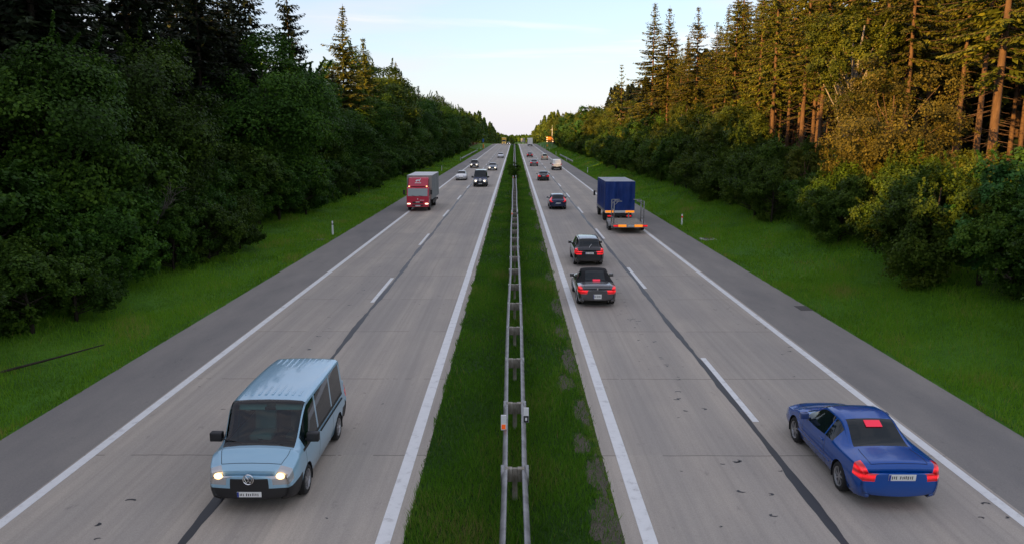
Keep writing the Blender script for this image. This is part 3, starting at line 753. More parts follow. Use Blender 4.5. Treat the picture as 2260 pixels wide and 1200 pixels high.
def loft_body(st, cuts, wheels, r_arch, step=.06):
    """st: rows (y, zs, zb, zt, ws, wm, wb, wt, crown) from tail to nose; returns V, faces[(idx, cx,cy,cz, seg, cap)]"""
    st = np.array(sorted(st), float)
    y0, y1 = st[0, 0], st[-1, 0]
    yq = list(np.arange(y0, y1, step)) + [y1] + list(st[:, 0]) + list(cuts)
    yq = sorted(yq); q = [yq[0]]
    hard = set(round(c, 4) for c in list(cuts) + [y0, y1])
    for y in yq[1:]:
        if y - q[-1] > .011: q.append(y)
        elif round(y, 4) in hard: q[-1] = y if round(q[-1], 4) not in hard else q[-1]
    q[0] = y0; q[-1] = y1
    q = np.array(q)
    par = np.stack([pchip(st[:, 0], st[:, k], q) for k in range(1, 9)], 1)
    halfs = []
    for p in par:
        h, seg = half_section(p); halfs.append(h)
    H = np.array(halfs); n, mh, _ = H.shape
    full = np.concatenate([H, H[:, -2::-1] * np.array([-1, 1])], 1); m = full.shape[1]
    segf = seg[:-1] + seg[:-1][::-1]
    rw = [k + (t + .5)/n_ for k, n_ in enumerate(SEG) for t in range(n_)]; rowf = rw + rw[::-1]
    V = np.stack([full[..., 0], np.repeat(q[:, None], m, 1), full[..., 1]], -1).reshape(-1, 3)
    F = []
    for i in range(n - 1):
        for j in range(m - 1):
            F.append(((i*m + j), ((i+1)*m + j), ((i+1)*m + j+1), (i*m + j+1), segf[j], 0, rowf[j], 1.0))
    V = list(map(tuple, V))
    for end, i, sg in ((1, n - 1, 1), (-1, 0, -1)):
        K = 20; base = len(V); idx = np.zeros((mh, K + 1), int)
        for j in range(mh):
            w, z = H[i, j]
            for c in range(K + 1):
                if c == 0: idx[j, c] = i*m + j
                elif c == K: idx[j, c] = i*m + (m - 1 - j)
                else:
                    u = 1 - 2*c / K
                    idx[j, c] = len(V); V.append((w*u, q[i] + sg*.075*(1 - u*u)*min(1, w / .5), z))
        for j in range(mh - 1):
            for c in range(K):
                a = (idx[j, c], idx[j+1, c], idx[j+1, c+1], idx[j, c+1])
                if len(set(a)) == 4 or True: F.append((*(a if sg > 0 else a[::-1]), seg[j], end, rw[j], abs(1 - 2*(c + .5)/K)))
    V = np.array(V)
    # wheel arches: drop faces in the arch, pull the rim of the hole onto a circle
    arch = []
    keep = []
    for f in F:
        c = V[list(f[:4])].mean(0)
        inside = False
        if f[5] == 0 and f[4] <= 2:
            for wy, wz in wheels:
                if (c[1] - wy)**2 + (c[2] - wz)**2 < r_arch**2: inside = True
        if not inside: keep.append(f)
        else: arch.append(f)
    av = set(i for f in arch for i in f[:4]); kv = set(i for f in keep for i in f[:4])
    for i in av & kv:
        for wy, wz in wheels:
            d = V[i][1:] - np.array([wy, wz]); L_ = np.linalg.norm(d)
            if .6*r_arch < L_ < 1.45*r_arch and V[i][2] > wz - r_arch*.8:
                nz = np.array([wy, wz]) + d / L_ * r_arch
                V[i][1], V[i][2] = nz[0], nz[1]
    out = []
    for f in keep:
        c = V[list(f[:4])].mean(0); out.append((f[:4], c[0], c[1], c[2], *f[4:]))
    return V, out, (q, H)

def split_parts(V, faces, classify):
    parts = {}
    for f in faces:
        parts.setdefault(classify(*f[1:]), []).append(f[0])
    res = {}
    for k, fs in parts.items():
        used = sorted(set(i for f in fs for i in f)); mp_ = {u: i for i, u in enumerate(used)}
        me = bpy.data.meshes.new(k[0] if isinstance(k, tuple) else k)
        fl = []
        for f in fs:
            g_ = []
            for i in f:
                if mp_[i] not in g_: g_.append(mp_[i])
            if len(g_) >= 3: fl.append(g_)
        me.from_pydata([tuple(V[u]) for u in used], [], fl)
        me.polygons.foreach_set('use_smooth', [True] * len(fl)); me.update()
        res[k] = me
    return res

WHEEL = {}
def wheel_meshes(r, w, rimm, spokes=7):
    k = (r, w, rimm.name, spokes)
    if k not in WHEEL:
        t = MB(); t.lathe([(-w/2, r*.55), (-w/2, r*.9), (-w*.36, r*.985), (0, r), (w*.36, r*.985), (w/2, r*.9), (w/2 + .004, r*.74), (w/2 - .006, r*.66), (w/2 - .05, r*.6)], 28)
        rm = MB(); rm.lathe([(w/2 - .05, r*.67), (w/2 + .002, r*.665), (w/2 - .012, r*.6), (w/2 - .07, r*.56)], 28)
        rm.lathe([(w/2 - .08, .001), (w/2 - .08, r*.6)], 28, mi=1)
        rm.lathe([(w/2 - .02, .001), (w/2 - .022, r*.13), (w/2 - .05, r*.16)], 14)
        for s in range(spokes):
            a = 6.283*s / spokes
            rm.box((w/2 - .03, r*.36*math.cos(a), r*.36*math.sin(a)), (.022, r*.105, r*.5), rot=(a - math.pi/2, 0, 0))
        WHEEL[k] = (t.mesh('wheel', M['rubber'], True), rm.mesh('rim', [rimm, M['black']], False))
    return WHEEL[k]
def add_wheel(root, x, y, r, w, rimm=None, spokes=7):
    t, rm = wheel_meshes(r, w, rimm or M['rim'], spokes)
    o = link('wheel', t, root); o.location = (x, y, r); o.rotation_euler = (random.uniform(0, 6), 0, 0 if x > 0 else math.pi)
    link('rim', rm, o)

def plate(root, y, z, w=.5, h=.11, rz=0, tilt=0, x=0, label=None):
    """number plate facing +y (rz=0) or -y (rz=pi): white sheet, blue band, illegible dark strokes"""
    mb = MB(); mb.box((0, 0, 0), (w, .012, h)); 
    mb.box((w*.46, .007, 0), (w*.07, .006, h*.96), 2)
    r_ = random.Random(int(abs(y)*1000 + z*77))
    xx = w*.37
    k = 0
    while xx > -w*.42:
        sw = w*r_.uniform(.045, .07)
        if k != 3: mb.box((xx, .0075, h*r_.uniform(-.04, .04)), (sw*.5, .005, h*r_.uniform(.42, .52)), 1)
        xx -= sw*1.25; k += 1
    o = mb.build('number_plate', [M['plate'], M['plate_mark'], M['eu_blue']], root)
    o.location = (x, y, z); o.rotation_euler = (tilt, 0, rz); return o

def mirror(root, x, y, z, m, s=1):
    sg = 1 if x > 0 else -1
    mb = MB(); mb.box((0, 0, 0), (.20*s, .12*s, .15*s)); mb.box((-sg*.11*s, -.005, -.05*s), (.10*s, .05*s, .04*s))
    o = mb.build('mirror', m, root, smooth=True, bevel=.03*s, seg=3); o.location = (x + sg*.11*s, y, z)

BODY = {}
def car(kind, spec, pm, loc, heading, label, cat='car', group=None, name=None):
    """spec: L W H hoodz cowl(y,z) rf(y) rr(y) deck(y,z) belt wheels(front y, rear y) r ... y forward"""
    s = spec; Lh = s['L']/2; w = s['W']/2; hz = s['hood']; bf, br = s['belt']
    cy, cz = s['cowl']; dy, dz = s['deck']; rfy, rry = s['roof']; H = s['H']; tw = s.get('top', .70)
    zs = s.get('sill', .2)
    fr = s.get('front', 'car')
    def row(y, zs_, zb, zt, sc, wt, cr=.02, wbs=.965): return (y, zs_, zb, zt, w*sc*.93, w*sc, w*sc*wbs, wt, cr)
    tailz = s.get('tail', dz)
    st = [row(-Lh, zs+.14, tailz-.20, tailz-.17, .86, w*.72, .01),
          row(-Lh+.05, zs+.06, tailz-.11, tailz-.07, .92, w*.77, .02),
          row(-Lh+.16, zs+.02, tailz-.06, tailz-.01, .965, w*.80, .03)]
    if dy > -Lh + .28: st.append(row(-Lh+.30, zs, min(br, dz-.04), dz-.0, .98, w*.80, .03))
    st += [row(dy, zs, min(br, dz-.03), dz+.01, .99, w*s.get('decktop', .74), .03),
           row(rry, zs, br, H-.035, 1.0, w*tw*.97, .03),
           row((rry+rfy)/2, zs, (br+bf)/2, H, 1.0, w*tw, .035),
           row(rfy, zs, bf, H-.035, 1.0, w*tw*.97, .035),
           row(cy, zs, min(bf, cz-.03), cz, .995, w*.80, .05),
           row(cy+.12, zs, min(bf, cz-.04), cz-.01+.0, .99, w*.82, .05),
           row(Lh-.62 if Lh-.62 > cy+.2 else cy+.2, zs, hz-.03, hz+.03, .985, w*.80, .05),
           row(Lh-.22, zs+.01, hz-.10, hz-.04, .95, w*.74, .035),
           row(Lh-.07, zs+.05, hz-.20, hz-.14, .90, w*.68, .02),
           row(Lh, zs+.12, hz-.30, hz-.26, .84, w*.62, .01)]
    wf, wr = s['wheels']; r = s['r']; ar = r*1.13
    bp = s.get('bpillar'); cp = s.get('cpillar', rry + .05); ap = s.get('apillar', cy - .12)
    seams = [a for a in s.get('seams', ())]
    cuts = []
    for a in seams: cuts += [a - .008, a + .008]
    wins = s['windows']                       # list of (y0, y1) side panes
    for a, b in wins: cuts += [a, b]
    lt = s.get('lights', {}); tdepth = lt.get('tdepth', .30); hdepth = lt.get('hdepth', .30)
    cuts += [Lh - hdepth, -Lh + tdepth]
    key = (kind, id(spec))
    if key not in BODY:
        V, Fc, (q, HS) = loft_body(st, cuts, [(wf, r), (wr, r)], ar, s.get('step', .06))
        hl = lt.get('head', (2.1, 7.0, .56)); tl = lt.get('tail', (2.3, 5.0, .58))
        soft = s.get('soft')
        def cls(x, y, z, sg, cap, row_, u):
            ax = abs(x); side = 1 if x > 0 else -1
            if cap == 1 or y > Lh - hdepth:
                if hl[0] < row_ < hl[1] and u > hl[2]: return ('headlight', side)
            if cap == 1 and lt.get('grille') and lt['grille'][0] < row_ < lt['grille'][1] and u < lt['grille'][2]: return 'grille'
            if cap == -1 or y < -Lh + tdepth:
                if tl[0] < row_ < tl[1] and u > tl[2]: return ('tail_light', side)
            if s.get('bumper'):
                if row_ < s['bumper'] and (y > wf + ar + .02 or cap == 1): return ('bumper', 1)
                if row_ < s['bumper'] and (y < wr - ar - .02 or cap == -1): return ('bumper', -1)
            if not cap and sg >= 6:
                if rfy < y < cy - .02: return 'windshield'
                if dy + s.get('rwin', .04) < y < rry - .03 and not s.get('nowin'): 
                    if not soft or (ax < w*.50 and dy + .10 < y < dy + .62): return 'rear_window'
            if not cap and sg in (5,) and (rfy < y < cy - .02) and ax < w*.9: return 'windshield'
            if not cap and sg == 3:
                for k, (a, b) in enumerate(wins):
                    if a < y < b: return ('side_window', side, k)
            if soft and not cap and sg >= 3 and dy - .02 < y < rfy + .02: return 'soft_top'
            if not cap and sg <= 2 and z > zs + .06:
                for a in seams:
                    if abs(y - a) < .0085: return 'panel_gap'
            if not cap and sg == 2 and s.get('trim') and z > bf - .05 and wins[-1][0] < y < wins[0][1] + .1: return ('window_trim', side)
            if z < zs + .05 and not cap and sg == 0: return 'sill'
            if len(seams) >= 2 and not cap and 1 <= sg <= 2:
                for k in range(len(seams) - 1):
                    if seams[k+1] < y < seams[k]: return ('door', side, k)
            return 'body'
        BODY[key] = split_parts(V, Fc, cls), (q, HS)
    parts, (q, HS) = BODY[key]
    root = empty(name or 'car', (loc[0], loc[1], float(zprof(loc[1])) + .02), heading, label, cat, group)
    mm = {'body': pm, 'windshield': s.get('glass', M['glass']), 'rear_window': M['glass'], 'side_window': M['glass'], 'headlight': s.get('hmat', M['headlamp_off']),
          'tail_light': s.get('tmat', M['tail_dim']), 'bumper': s.get('bmat', M['black']), 'grille': M['black'], 'soft_top': M['soft'], 'panel_gap': M['seam'], 'sill': M['black'], 'window_trim': M['black'], 'door': pm}
    for k, me in parts.items():
        nme = k[0] if isinstance(k, tuple) else k
        me2 = me if len(me.materials) == 0 else me.copy()
        me2.materials.clear(); me2.materials.append(mm[nme])
        o = link(nme, me2, root)
        if nme == 'headlight' and s.get('lamp'):
            co = np.empty(len(me2.vertices)*3, np.float32); me2.vertices.foreach_get('co', co); co = co.reshape(-1, 3)
            fr_ = co[co[:, 1] > Lh - .2]; ce = fr_.mean(0); ce[1] = np.median(fr_[:, 1])
            lb = MB(); q_ = s.get('lampr', .085); lb.lathe([(q_*.45*math.cos(a), q_*math.sin(a) + 1e-4) for a in np.linspace(0, PI, 9)], 14, axis='y'); o2 = lb.build('lamp', s['lamp'], o, smooth=True); o2.location = (ce[0], ce[1] + .025, ce[2]); o2.scale = (1.1, 1, .85)
    if s.get('gaps'):       # shut lines of bonnet and boot, laid on the skin
        def on(y, i):
            k = int(np.argmin(abs(q - y))); return Vector((HS[k, i, 0], q[k], HS[k, i, 1]))
        i6 = sum(SEG[:6]); gp = MB()
        for (ya, yb, io) in s['gaps']:
            yy = np.linspace(ya, yb, 12); i_ = i6 + io
            for sx in (-1, 1): gp.tube([Vector((p.x*sx, p.y, p.z + .001)) for p in (on(y, i_) for y in yy)], .006, 4)
            k = int(np.argmin(abs(q - ya))); mh_ = HS.shape[1]
            l_ = [Vector((HS[k, i, 0], q[k], HS[k, i, 1] + .001)) for i in range(i_, mh_)]
            gp.tube(l_ + [Vector((-p.x, p.y, p.z)) for p in l_[-2::-1]], .006, 4)
        gp.build('shut_line', M['seam'], root)
    # wheel wells, floor, wheels
    fl = MB(); fl.box((0, 0, zs + .10), (s['W']*.80, s['L']*.9, .06)); 
    for wy in (wf, wr):
        for sx in (-1, 1):
            n = 16; vs = []
            for k in range(n + 1):
                a = math.pi*(k/n)*1.24 - .38
                for xx in (w*.99, w*.62): vs.append((sx*xx, wy + math.cos(a)*ar, r + math.sin(a)*ar))
            fl.add(vs, [(2*k, 2*k+1, 2*k+3, 2*k+2) for k in range(n)])
            fl.add([(sx*w*.62, wy + math.cos(6.283*k/n)*ar, r + math.sin(6.283*k/n)*ar) for k in range(n)], [tuple(range(n))])
    fl.build('underbody', M['seam'], root)
    for wy in (wf, wr):
        for sx in (-1, 1): add_wheel(root, sx*(w*s.get('track', .985) - .11), wy, r, .21, s.get('rimm', M['rim']), s.get('spokes', 7))
    if s.get('mirror', True):
        for sx in (-1, 1): mirror(root, sx*w*.95, cy - .42 if not s.get('my') else s['my'], s.get('mz', bf + .10), s.get('mmat', pm), s.get('ms', 1))
    if s.get('fplate', True): plate(root, Lh + .085, s.get('fpz', .42), rz=0)
    rp_ = s.get('rplate', (.78, 0)); plate(root, -Lh - .088 + s.get('rpo', 0), rp_[0], rz=math.pi, w=rp_[2] if len(rp_) > 2 else .5, h=rp_[3] if len(rp_) > 3 else .11, tilt=rp_[1])
    return root

M['soft'] = cloth('soft_top_cloth', (.010, .010, .011), (.02, .02, .021), .9)
PI = math.pi
def sedan(**k):
    d = dict(L=4.55, W=1.80, H=1.44, hood=.80, cowl=(.98, .98), roof=(.12, -.85), deck=(-1.52, 1.02), tail=1.0, belt=(.90, .95), top=.68, wheels=(1.38, -1.30), r=.325,
             windows=[(-.20, .72), (-1.02, -.27)], seams=(.82, -.24, -1.08), lights=dict(grille=(2.0, 3.0, .55)), fpz=.36, rplate=(.80, 0))
    d.update(k); return d
def hatch(**k):
    d = dict(L=4.25, W=1.74, H=1.50, hood=.88, cowl=(1.02, 1.02), roof=(.20, -1.35), deck=(-1.93, 1.03), tail=1.04, belt=(.93, .98), top=.70, wheels=(1.30, -1.28), r=.315,
             windows=[(-.14, .76), (-1.0, -.21), (-1.42, -1.06)], seams=(.86, -.18, -1.03), lights=dict(grille=(2.0, 3.0, .55), tdepth=.2), fpz=.40, rplate=(.66, 0))
    d.update(k); return d
def van(**k):
    d = dict(L=4.9, W=1.90, H=1.96, hood=1.04, cowl=(1.52, 1.17), roof=(.72, -2.14), deck=(-2.37, 1.25), tail=1.36, belt=(1.10, 1.12), top=.80, decktop=.84, wheels=(1.52, -1.48), r=.335, sill=.24,
             windows=[(.36, 1.26), (-.86, .26), (-1.98, -.96)], seams=(1.36, .31, -.91), bumper=2.0, lights=dict(grille=(2.0, 3.0, .55), tdepth=.14), fpz=.47, rplate=(.72, 0), mz=1.22, my=1.16, ms=1.35, mmat=M['black'], trim=True, step=.06)
    d.update(k); return d

# --- near light blue van coming towards us
p_lblue = paint('light_blue_paint', (.30, .50, .63), .2, .28)
M['glass_teal'] = mat('tinted_windscreen', (.012, .05, .055), .06, spec=.8)
def near_glass():
    m = bpy.data.materials.new('see_through_glass'); m.use_nodes = True; t = m.node_tree; t.nodes.clear()
    a = t.nodes.new('ShaderNodeBsdfTransparent'); a.inputs[0].default_value = (.34, .60, .58, 1)
    b = t.nodes.new('ShaderNodeBsdfGlossy'); b.inputs['Roughness'].default_value = .03
    f = t.nodes.new('ShaderNodeFresnel'); f.inputs[0].default_value = 1.6
    x = t.nodes.new('ShaderNodeMixShader'); o = t.nodes.new('ShaderNodeOutputMaterial')
    t.links.new(f.outputs[0], x.inputs[0]); t.links.new(a.outputs[0], x.inputs[1]); t.links.new(b.outputs[0], x.inputs[2]); t.links.new(x.outputs[0], o.inputs[0]); return m
M['clear'] = near_glass()
spec_van = van(lamp=M['headlamp_warm'], lampr=.082, glass=M['clear'], step=.05, rplate=(.7, 0))
spec_van['lights'].update(hdepth=.13, head=(2.3, 6.0, .60)); spec_van['gaps'] = [(2.28, 1.93, 0)]; spec_van.update(cowl=(1.86, 1.20), roof=(.98, -2.16), hood=1.10, windows=[(.50, 1.58), (-.82, .40), (-1.98, -.92)], seams=(1.56, .45, -.87), mz=1.26, my=1.38, top=.865, decktop=.88)
v = car('van', spec_van, p_lblue, (-5.44, 14.75 + 2.45), PI, 'light blue panel van with lit headlights, nearest vehicle on the left carriageway', 'van', name='van')
mb = MB()
for k in range(-4, 5): mb.box((k*.15, -.65, 1.979 - .0016*k*k), (.045, 2.75, .02))
mb.build('roof_rib', p_lblue, v, bevel=.006)
cab = MB(); cab.box((0, 1.5, 1.02), (1.6, .5, .16)); cab.build('dashboard', M['black'], v, bevel=.04)
for sx in (-1, 1):
    st_ = MB(); st_.box((sx*.42, .25, .85), (.52, .5, .16)); st_.box((sx*.42, -.02, 1.2), (.50, .16, .66), rot=(.16, 0, 0)); st_.box((sx*.42, -.10, 1.6), (.28, .10, .18))
    st_.build('seat', M['seat_pale'] if sx > 0 else M['seat'], v, smooth=True, bevel=.05)
bk = MB(); bk.box((0, -.35, 1.15), (1.6, .04, 1.3)); bk.build('bulkhead', M['black'], v)
sw = MB(); sw.tube([(-.42 + .19*math.cos(a), .98 + .07*math.sin(a), 1.16 + .17*math.sin(a)) for a in np.linspace(0, 6.283, 20)], .014, 6); sw.build('steering_wheel', M['black'], v)
vs_ = MB(); vs_.box((.40, .86, 1.76), (.6, .03, .17), rot=(.5, 0, 0)); vs_.box((-.40, .86, 1.76), (.6, .03, .17), rot=(.5, 0, 0)); vs_.build('sun_visor', M['seat_pale'], v, bevel=.01)
ib = MB(); ib.box((0, .93, 1.73), (.24, .04, .08)); ib.build('inside_mirror', M['black'], v, bevel=.02)
em = MB(); em.tube([(.105*math.cos(a), 2.545, .80 + .105*math.sin(a)) for a in np.linspace(0, 6.283, 25)], .012, 6)
for a, b in (((-.055, .87), (0, .80)), ((0, .80), (.055, .87)), ((-.085, .83), (-.04, .72)), ((-.04, .72), (0, .79)), ((0, .79), (.04, .72)), ((.04, .72), (.085, .83))):
    em.tube([(a[0], 2.545, a[1]), (b[0], 2.545, b[1])], .010, 5)
em.build('emblem', M['chrome'], v)
wp = MB()
for sx in (-.5, .25): wp.tube([(sx, 1.80, 1.245), (sx + .28, 1.73, 1.29), (sx + .56, 1.69, 1.325)], .010, 5)
wp.build('wiper', M['black'], v)
rail = MB()
for sx in (-1, 1): rail.box((sx*.955, -.75, .98), (.02, 2.2, .035))
rail.build('door_rail', M['seam'], v)

# --- near dark blue coupe going away
p_blue = paint('deep_blue_paint', (.0, .072, .34), .1, .22, .4)
spec_blue = sedan(gaps=[(-2.16, -1.44, 1), (2.0, 1.06, 1)], L=4.5, W=1.80, H=1.42, roof=(.15, -.62), deck=(-1.40, 1.0), tail=1.0, top=.66, windows=[(-.42, .74), (-.86, -.47)], seams=(.80, -.52), cowl=(1.0, .96),
                  wheels=(1.37, -1.32), tmat=M['tail'], lights=dict(tdepth=.28, tail=(2.4, 4.6, .70), grille=(2.0, 3.0, .55)), step=.05, rplate=(.76, -.12, .56, .14), rpo=.01)
c_ = car('coupe', spec_blue, p_blue, (8.02, 14.95 + 2.25), 0, 'deep blue two door coupe with red tail lights, nearest car on the right carriageway')
def hb(root, x, y, z, w_, h_, tilt, lab=None):
    b = MB(); b.box((0, 0, 0), (w_, .008, h_)); o = b.build('high_brake_light', M['brake'], root); o.location = (x, y, z); o.rotation_euler = (tilt, 0, 0); return o
hb(c_, .03, -.82, 1.352, .36, .20, -1.12)
for sx in (-1, 1):
    t_ = MB(); t_.box((sx*.95, 0, .52), (.015, 1.9, .035)); t_.build('door_strip', p_blue, c_)
    hd = MB(); hd.box((sx*.905, -.35, .80), (.03, .17, .035)); hd.build('door_handle', p_blue, c_, bevel=.01)

# --- charcoal convertible
p_char = paint('charcoal_paint', (.095, .096, .102), .5, .3)
spec_conv = sedan(gaps=[(-2.12, -1.26, 1), (1.95, 1.02, 1)], L=4.35, W=1.76, H=1.42, soft=True, roof=(.10, -.55), deck=(-1.22, .98), tail=.97, belt=(.88, .93), windows=[(-.30, .74), (-.72, -.36)], seams=(.80, -.42),
                  lights=dict(tdepth=.42), tmat=M['tail'], rplate=(.52, 0, .36, .2))
c_ = car('convertible', spec_conv, p_char, (3.72, 33.7 + 2.17), 0, 'charcoal convertible with a black fabric roof, just behind the black estate')
hb(c_, .05, -1.175, 1.06, .34, .12, -1.0)
e_ = MB(); e_.box((0, -2.2, .86), (.06, .02, .09)); e_.box((.03, -2.2, .89), (.05, .02, .03)); e_.build('emblem', M['chrome'], c_)
# --- black estate
p_black = paint('black_paint', (.012, .014, .018), .3, .25)
spec_est = hatch(L=4.3, W=1.74, H=1.58, hood=.92, roof=(.30, -1.55), deck=(-1.96, 1.08), tail=1.08, belt=(.96, 1.0), tmat=M['tail'], lights=dict(tdepth=.22), rplate=(.80, 0))
c_ = car('estate', spec_est, p_black, (4.36, 44.2 + 2.15), 0, 'black five door hatchback with white plate and bluish roof, ahead of the convertible')
w_ = MB(); w_.tube([(0, -2.02, 1.10), (.14, -1.93, 1.28)], .012, 5); w_.build('wiper', M['white'], c_)
for sx in (-1, 1):
    rr_ = MB(); rr_.tube([(sx*.55, .2, 1.575), (sx*.56, .1, 1.62), (sx*.56, -1.3, 1.62), (sx*.55, -1.4, 1.575)], .016, 6); rr_.build('roof_rail', M['black'], c_)
# --- further cars, right carriageway
p_navy = paint('navy_paint', (.010, .024, .08), .4, .25)
spec_foc = hatch(L=4.2, W=1.74, H=1.48, roof=(.22, -1.25), deck=(-1.90, 1.0), tail=1.0, tmat=M['tail'], lights=dict(tail=(2.75, 5.5, .66), tdepth=.55))
car('hatch', spec_foc, p_navy, (4.36, 77 + 2.1), 0, 'navy hatchback with high red tail lights, left lane beside the blue truck')
p_red = paint('dark_red_paint', (.10, .012, .014), .3, .3)
spec_sal = sedan(tmat=M['tail'], lights=dict(tdepth=.25))
car('saloon', spec_sal, p_black, (4.6, 122 + 2.2), 0, 'black saloon with wide red tail lights, next beyond the navy hatchback')
p_grey = paint('grey_paint', (.16, .165, .18), .6, .3)
spec_sg = sedan(tmat=M['tail'], lights=dict(tdepth=.25))
car('saloon2', spec_sg, p_grey, (4.4, 173 + 2.2), 0, 'grey saloon in the left lane, level with the small white van')
spec_sr = sedan(tmat=M['tail'], lights=dict(tdepth=.25))
car('saloon3', spec_sr, p_red, (4.55, 231 + 2.2), 0, 'dark red car in the left lane, furthest of the cars driving away')
p_cream = paint('cream_paint', (.74, .62, .42), .05, .35)
spec_mini = hatch(L=4.1, W=1.72, H=1.62, roof=(.4, -1.5), deck=(-1.9, 1.02), tail=1.02)
car('mpv', spec_mini, p_cream, (8.2, 210 + 2.0), 0, 'cream coloured tall car in the right lane ahead of the small white van')
p_white = paint('white_paint', (.84, .82, .77), 0, .35)
spec_wv = van(L=4.9, W=1.98, H=2.12, tmat=M['tail_dim'], nowin=True, windows=[(.36, 1.26)], lights=dict(tail=(2.6, 3.8, .88), tdepth=.14))
c_ = car('van2', spec_wv, p_white, (8.5, 155 + 2.45), 0, 'white panel van driving away in the right lane', 'van', name='van')
# --- oncoming cars, left carriageway
spec_wc = sedan(L=4.4, W=1.72, H=1.42, hmat=M['headlamp_off'])
car('on1', spec_wc, p_white, (-8.55, 123 + 2.2), PI, 'white saloon in the slow lane behind the red truck')
spec_tr = van(L=5.0, W=2.0, H=2.30, hood=1.12, cowl=(1.62, 1.3), belt=(1.2, 1.22), roof=(.95, -2.2), deck=(-2.4, 1.4), tail=1.5, lamp=M['headlamp'], lampr=.11, lights=dict(grille=(2.0, 3.0, .55), tdepth=.14), windows=[(.5, 1.4), (-.7, .4), (-1.9, -.8)], seams=(1.5, .45, -.75), mz=1.35, my=1.25, ms=1.5)
c_ = car('van3', spec_tr, p_navy, (-4.84, 108.5 + 2.5), PI, 'dark blue van with white emblem above its grille, lights on', 'van', name='van')
e_ = MB(); e_.lathe([(2.62, .001), (2.62, .20), (2.57, .21)], 20, axis='y', c=(0, 0, 1.0)); e_.build('emblem', M['white'], c_)
spec_mp = hatch(L=4.3, W=1.76, H=1.66, hood=.95, roof=(.4, -1.5), lamp=M['headlamp'], lampr=.11, lights=dict(), glass=M['glass'])
car('on2', spec_mp, p_black, (-8.6, 164.5 + 2.15), PI, 'black tall car with headlights on in the slow lane')
spec_os = sedan(lamp=M['headlamp'], lampr=.11, lights=dict(grille=(2.0, 3.0, .55)))
car('on3', spec_os, paint('steel_blue_paint', (.05, .08, .10), .5, .3), (-4.4, 154 + 2.2), PI, 'grey blue saloon with headlights on in the fast lane')
spec_on4 = sedan(W=1.76, hmat=M['headlamp_off'])
car('on4', spec_on4, paint('silver_paint', (.55, .56, .58), .5, .3), (-4.05, 225 + 2.2), PI, 'silver saloon without lights in the fast lane')
spec_on5 = hatch(lamp=M['headlamp'], lampr=.11)
car('on5', spec_on5, paint('plum_paint', (.09, .03, .07), .3, .3), (-3.4, 436 + 2.2), PI, 'small plum coloured car beside the yellow truck at the crest')

# --- trucks
def truck_wheels(root, ys, half, r=.46, dual=()):
    for y in ys:
        for sx in (-1, 1):
            add_wheel(root, sx*(half - .15), y, r, .27, M['steelrim'], 6)
            if y in dual: add_wheel(root, sx*(half - .44), y, r, .27, M['steelrim'], 6)
def tarp_box(x0, x1, y0, y1, z0, z1, mats, amp=.025, roofsag=.05):
    """tarpaulin box: rippled side sheets over a frame, mats = (sides, roof)"""
    mb = MB(); r = random.Random(5)
    def sheet(o, u, v, nrm, nu, nv, mi, am, vert=True):
        vs = []
        for i in range(nu + 1):
            for j in range(nv + 1):
                a, b = i/nu, j/nv; e = min(1, 6*min(a, 1 - a))*min(1, 5*min(b, 1 - b))
                if vert: d = am*e*(math.sin(a*nu*1.05 + .5*math.sin(b*3)) + .6*math.sin(a*nu*.37 + 1.3) + .4*math.sin(b*7 + a*5))
                else: d = -am*math.sin(math.pi*((a*5) % 1))*e
                vs.append(Vector(o) + Vector(u)*a + Vector(v)*b + Vector(nrm)*d)
        mb.add(vs, [(i*(nv+1)+j, (i+1)*(nv+1)+j, (i+1)*(nv+1)+j+1, i*(nv+1)+j+1) for i in range(nu) for j in range(nv)], mi)
    sheet((x0, y0, z0), (0, y1-y0, 0), (0, 0, z1-z0), (-1, 0, 0), 44, 10, 0, amp)
    sheet((x1, y0, z0), (0, y1-y0, 0), (0, 0, z1-z0), (1, 0, 0), 44, 10, 0, amp)
    sheet((x0, y0, z0), (x1-x0, 0, 0), (0, 0, z1-z0), (0, -1, 0), 24, 10, 0, amp)
    sheet((x0, y1, z0), (x1-x0, 0, 0), (0, 0, z1-z0), (0, 1, 0), 24, 10, 0, amp*.3)
    sheet((x0, y0, z1), (0, y1-y0, 0), (x1-x0, 0, 0), (0, 0, 1), 30, 8, 1, roofsag, False)
    mb.box(((x0+x1)/2, (y0+y1)/2, z0 + .03), (x1-x0-.06, y1-y0-.06, .06), 0)
    return mb
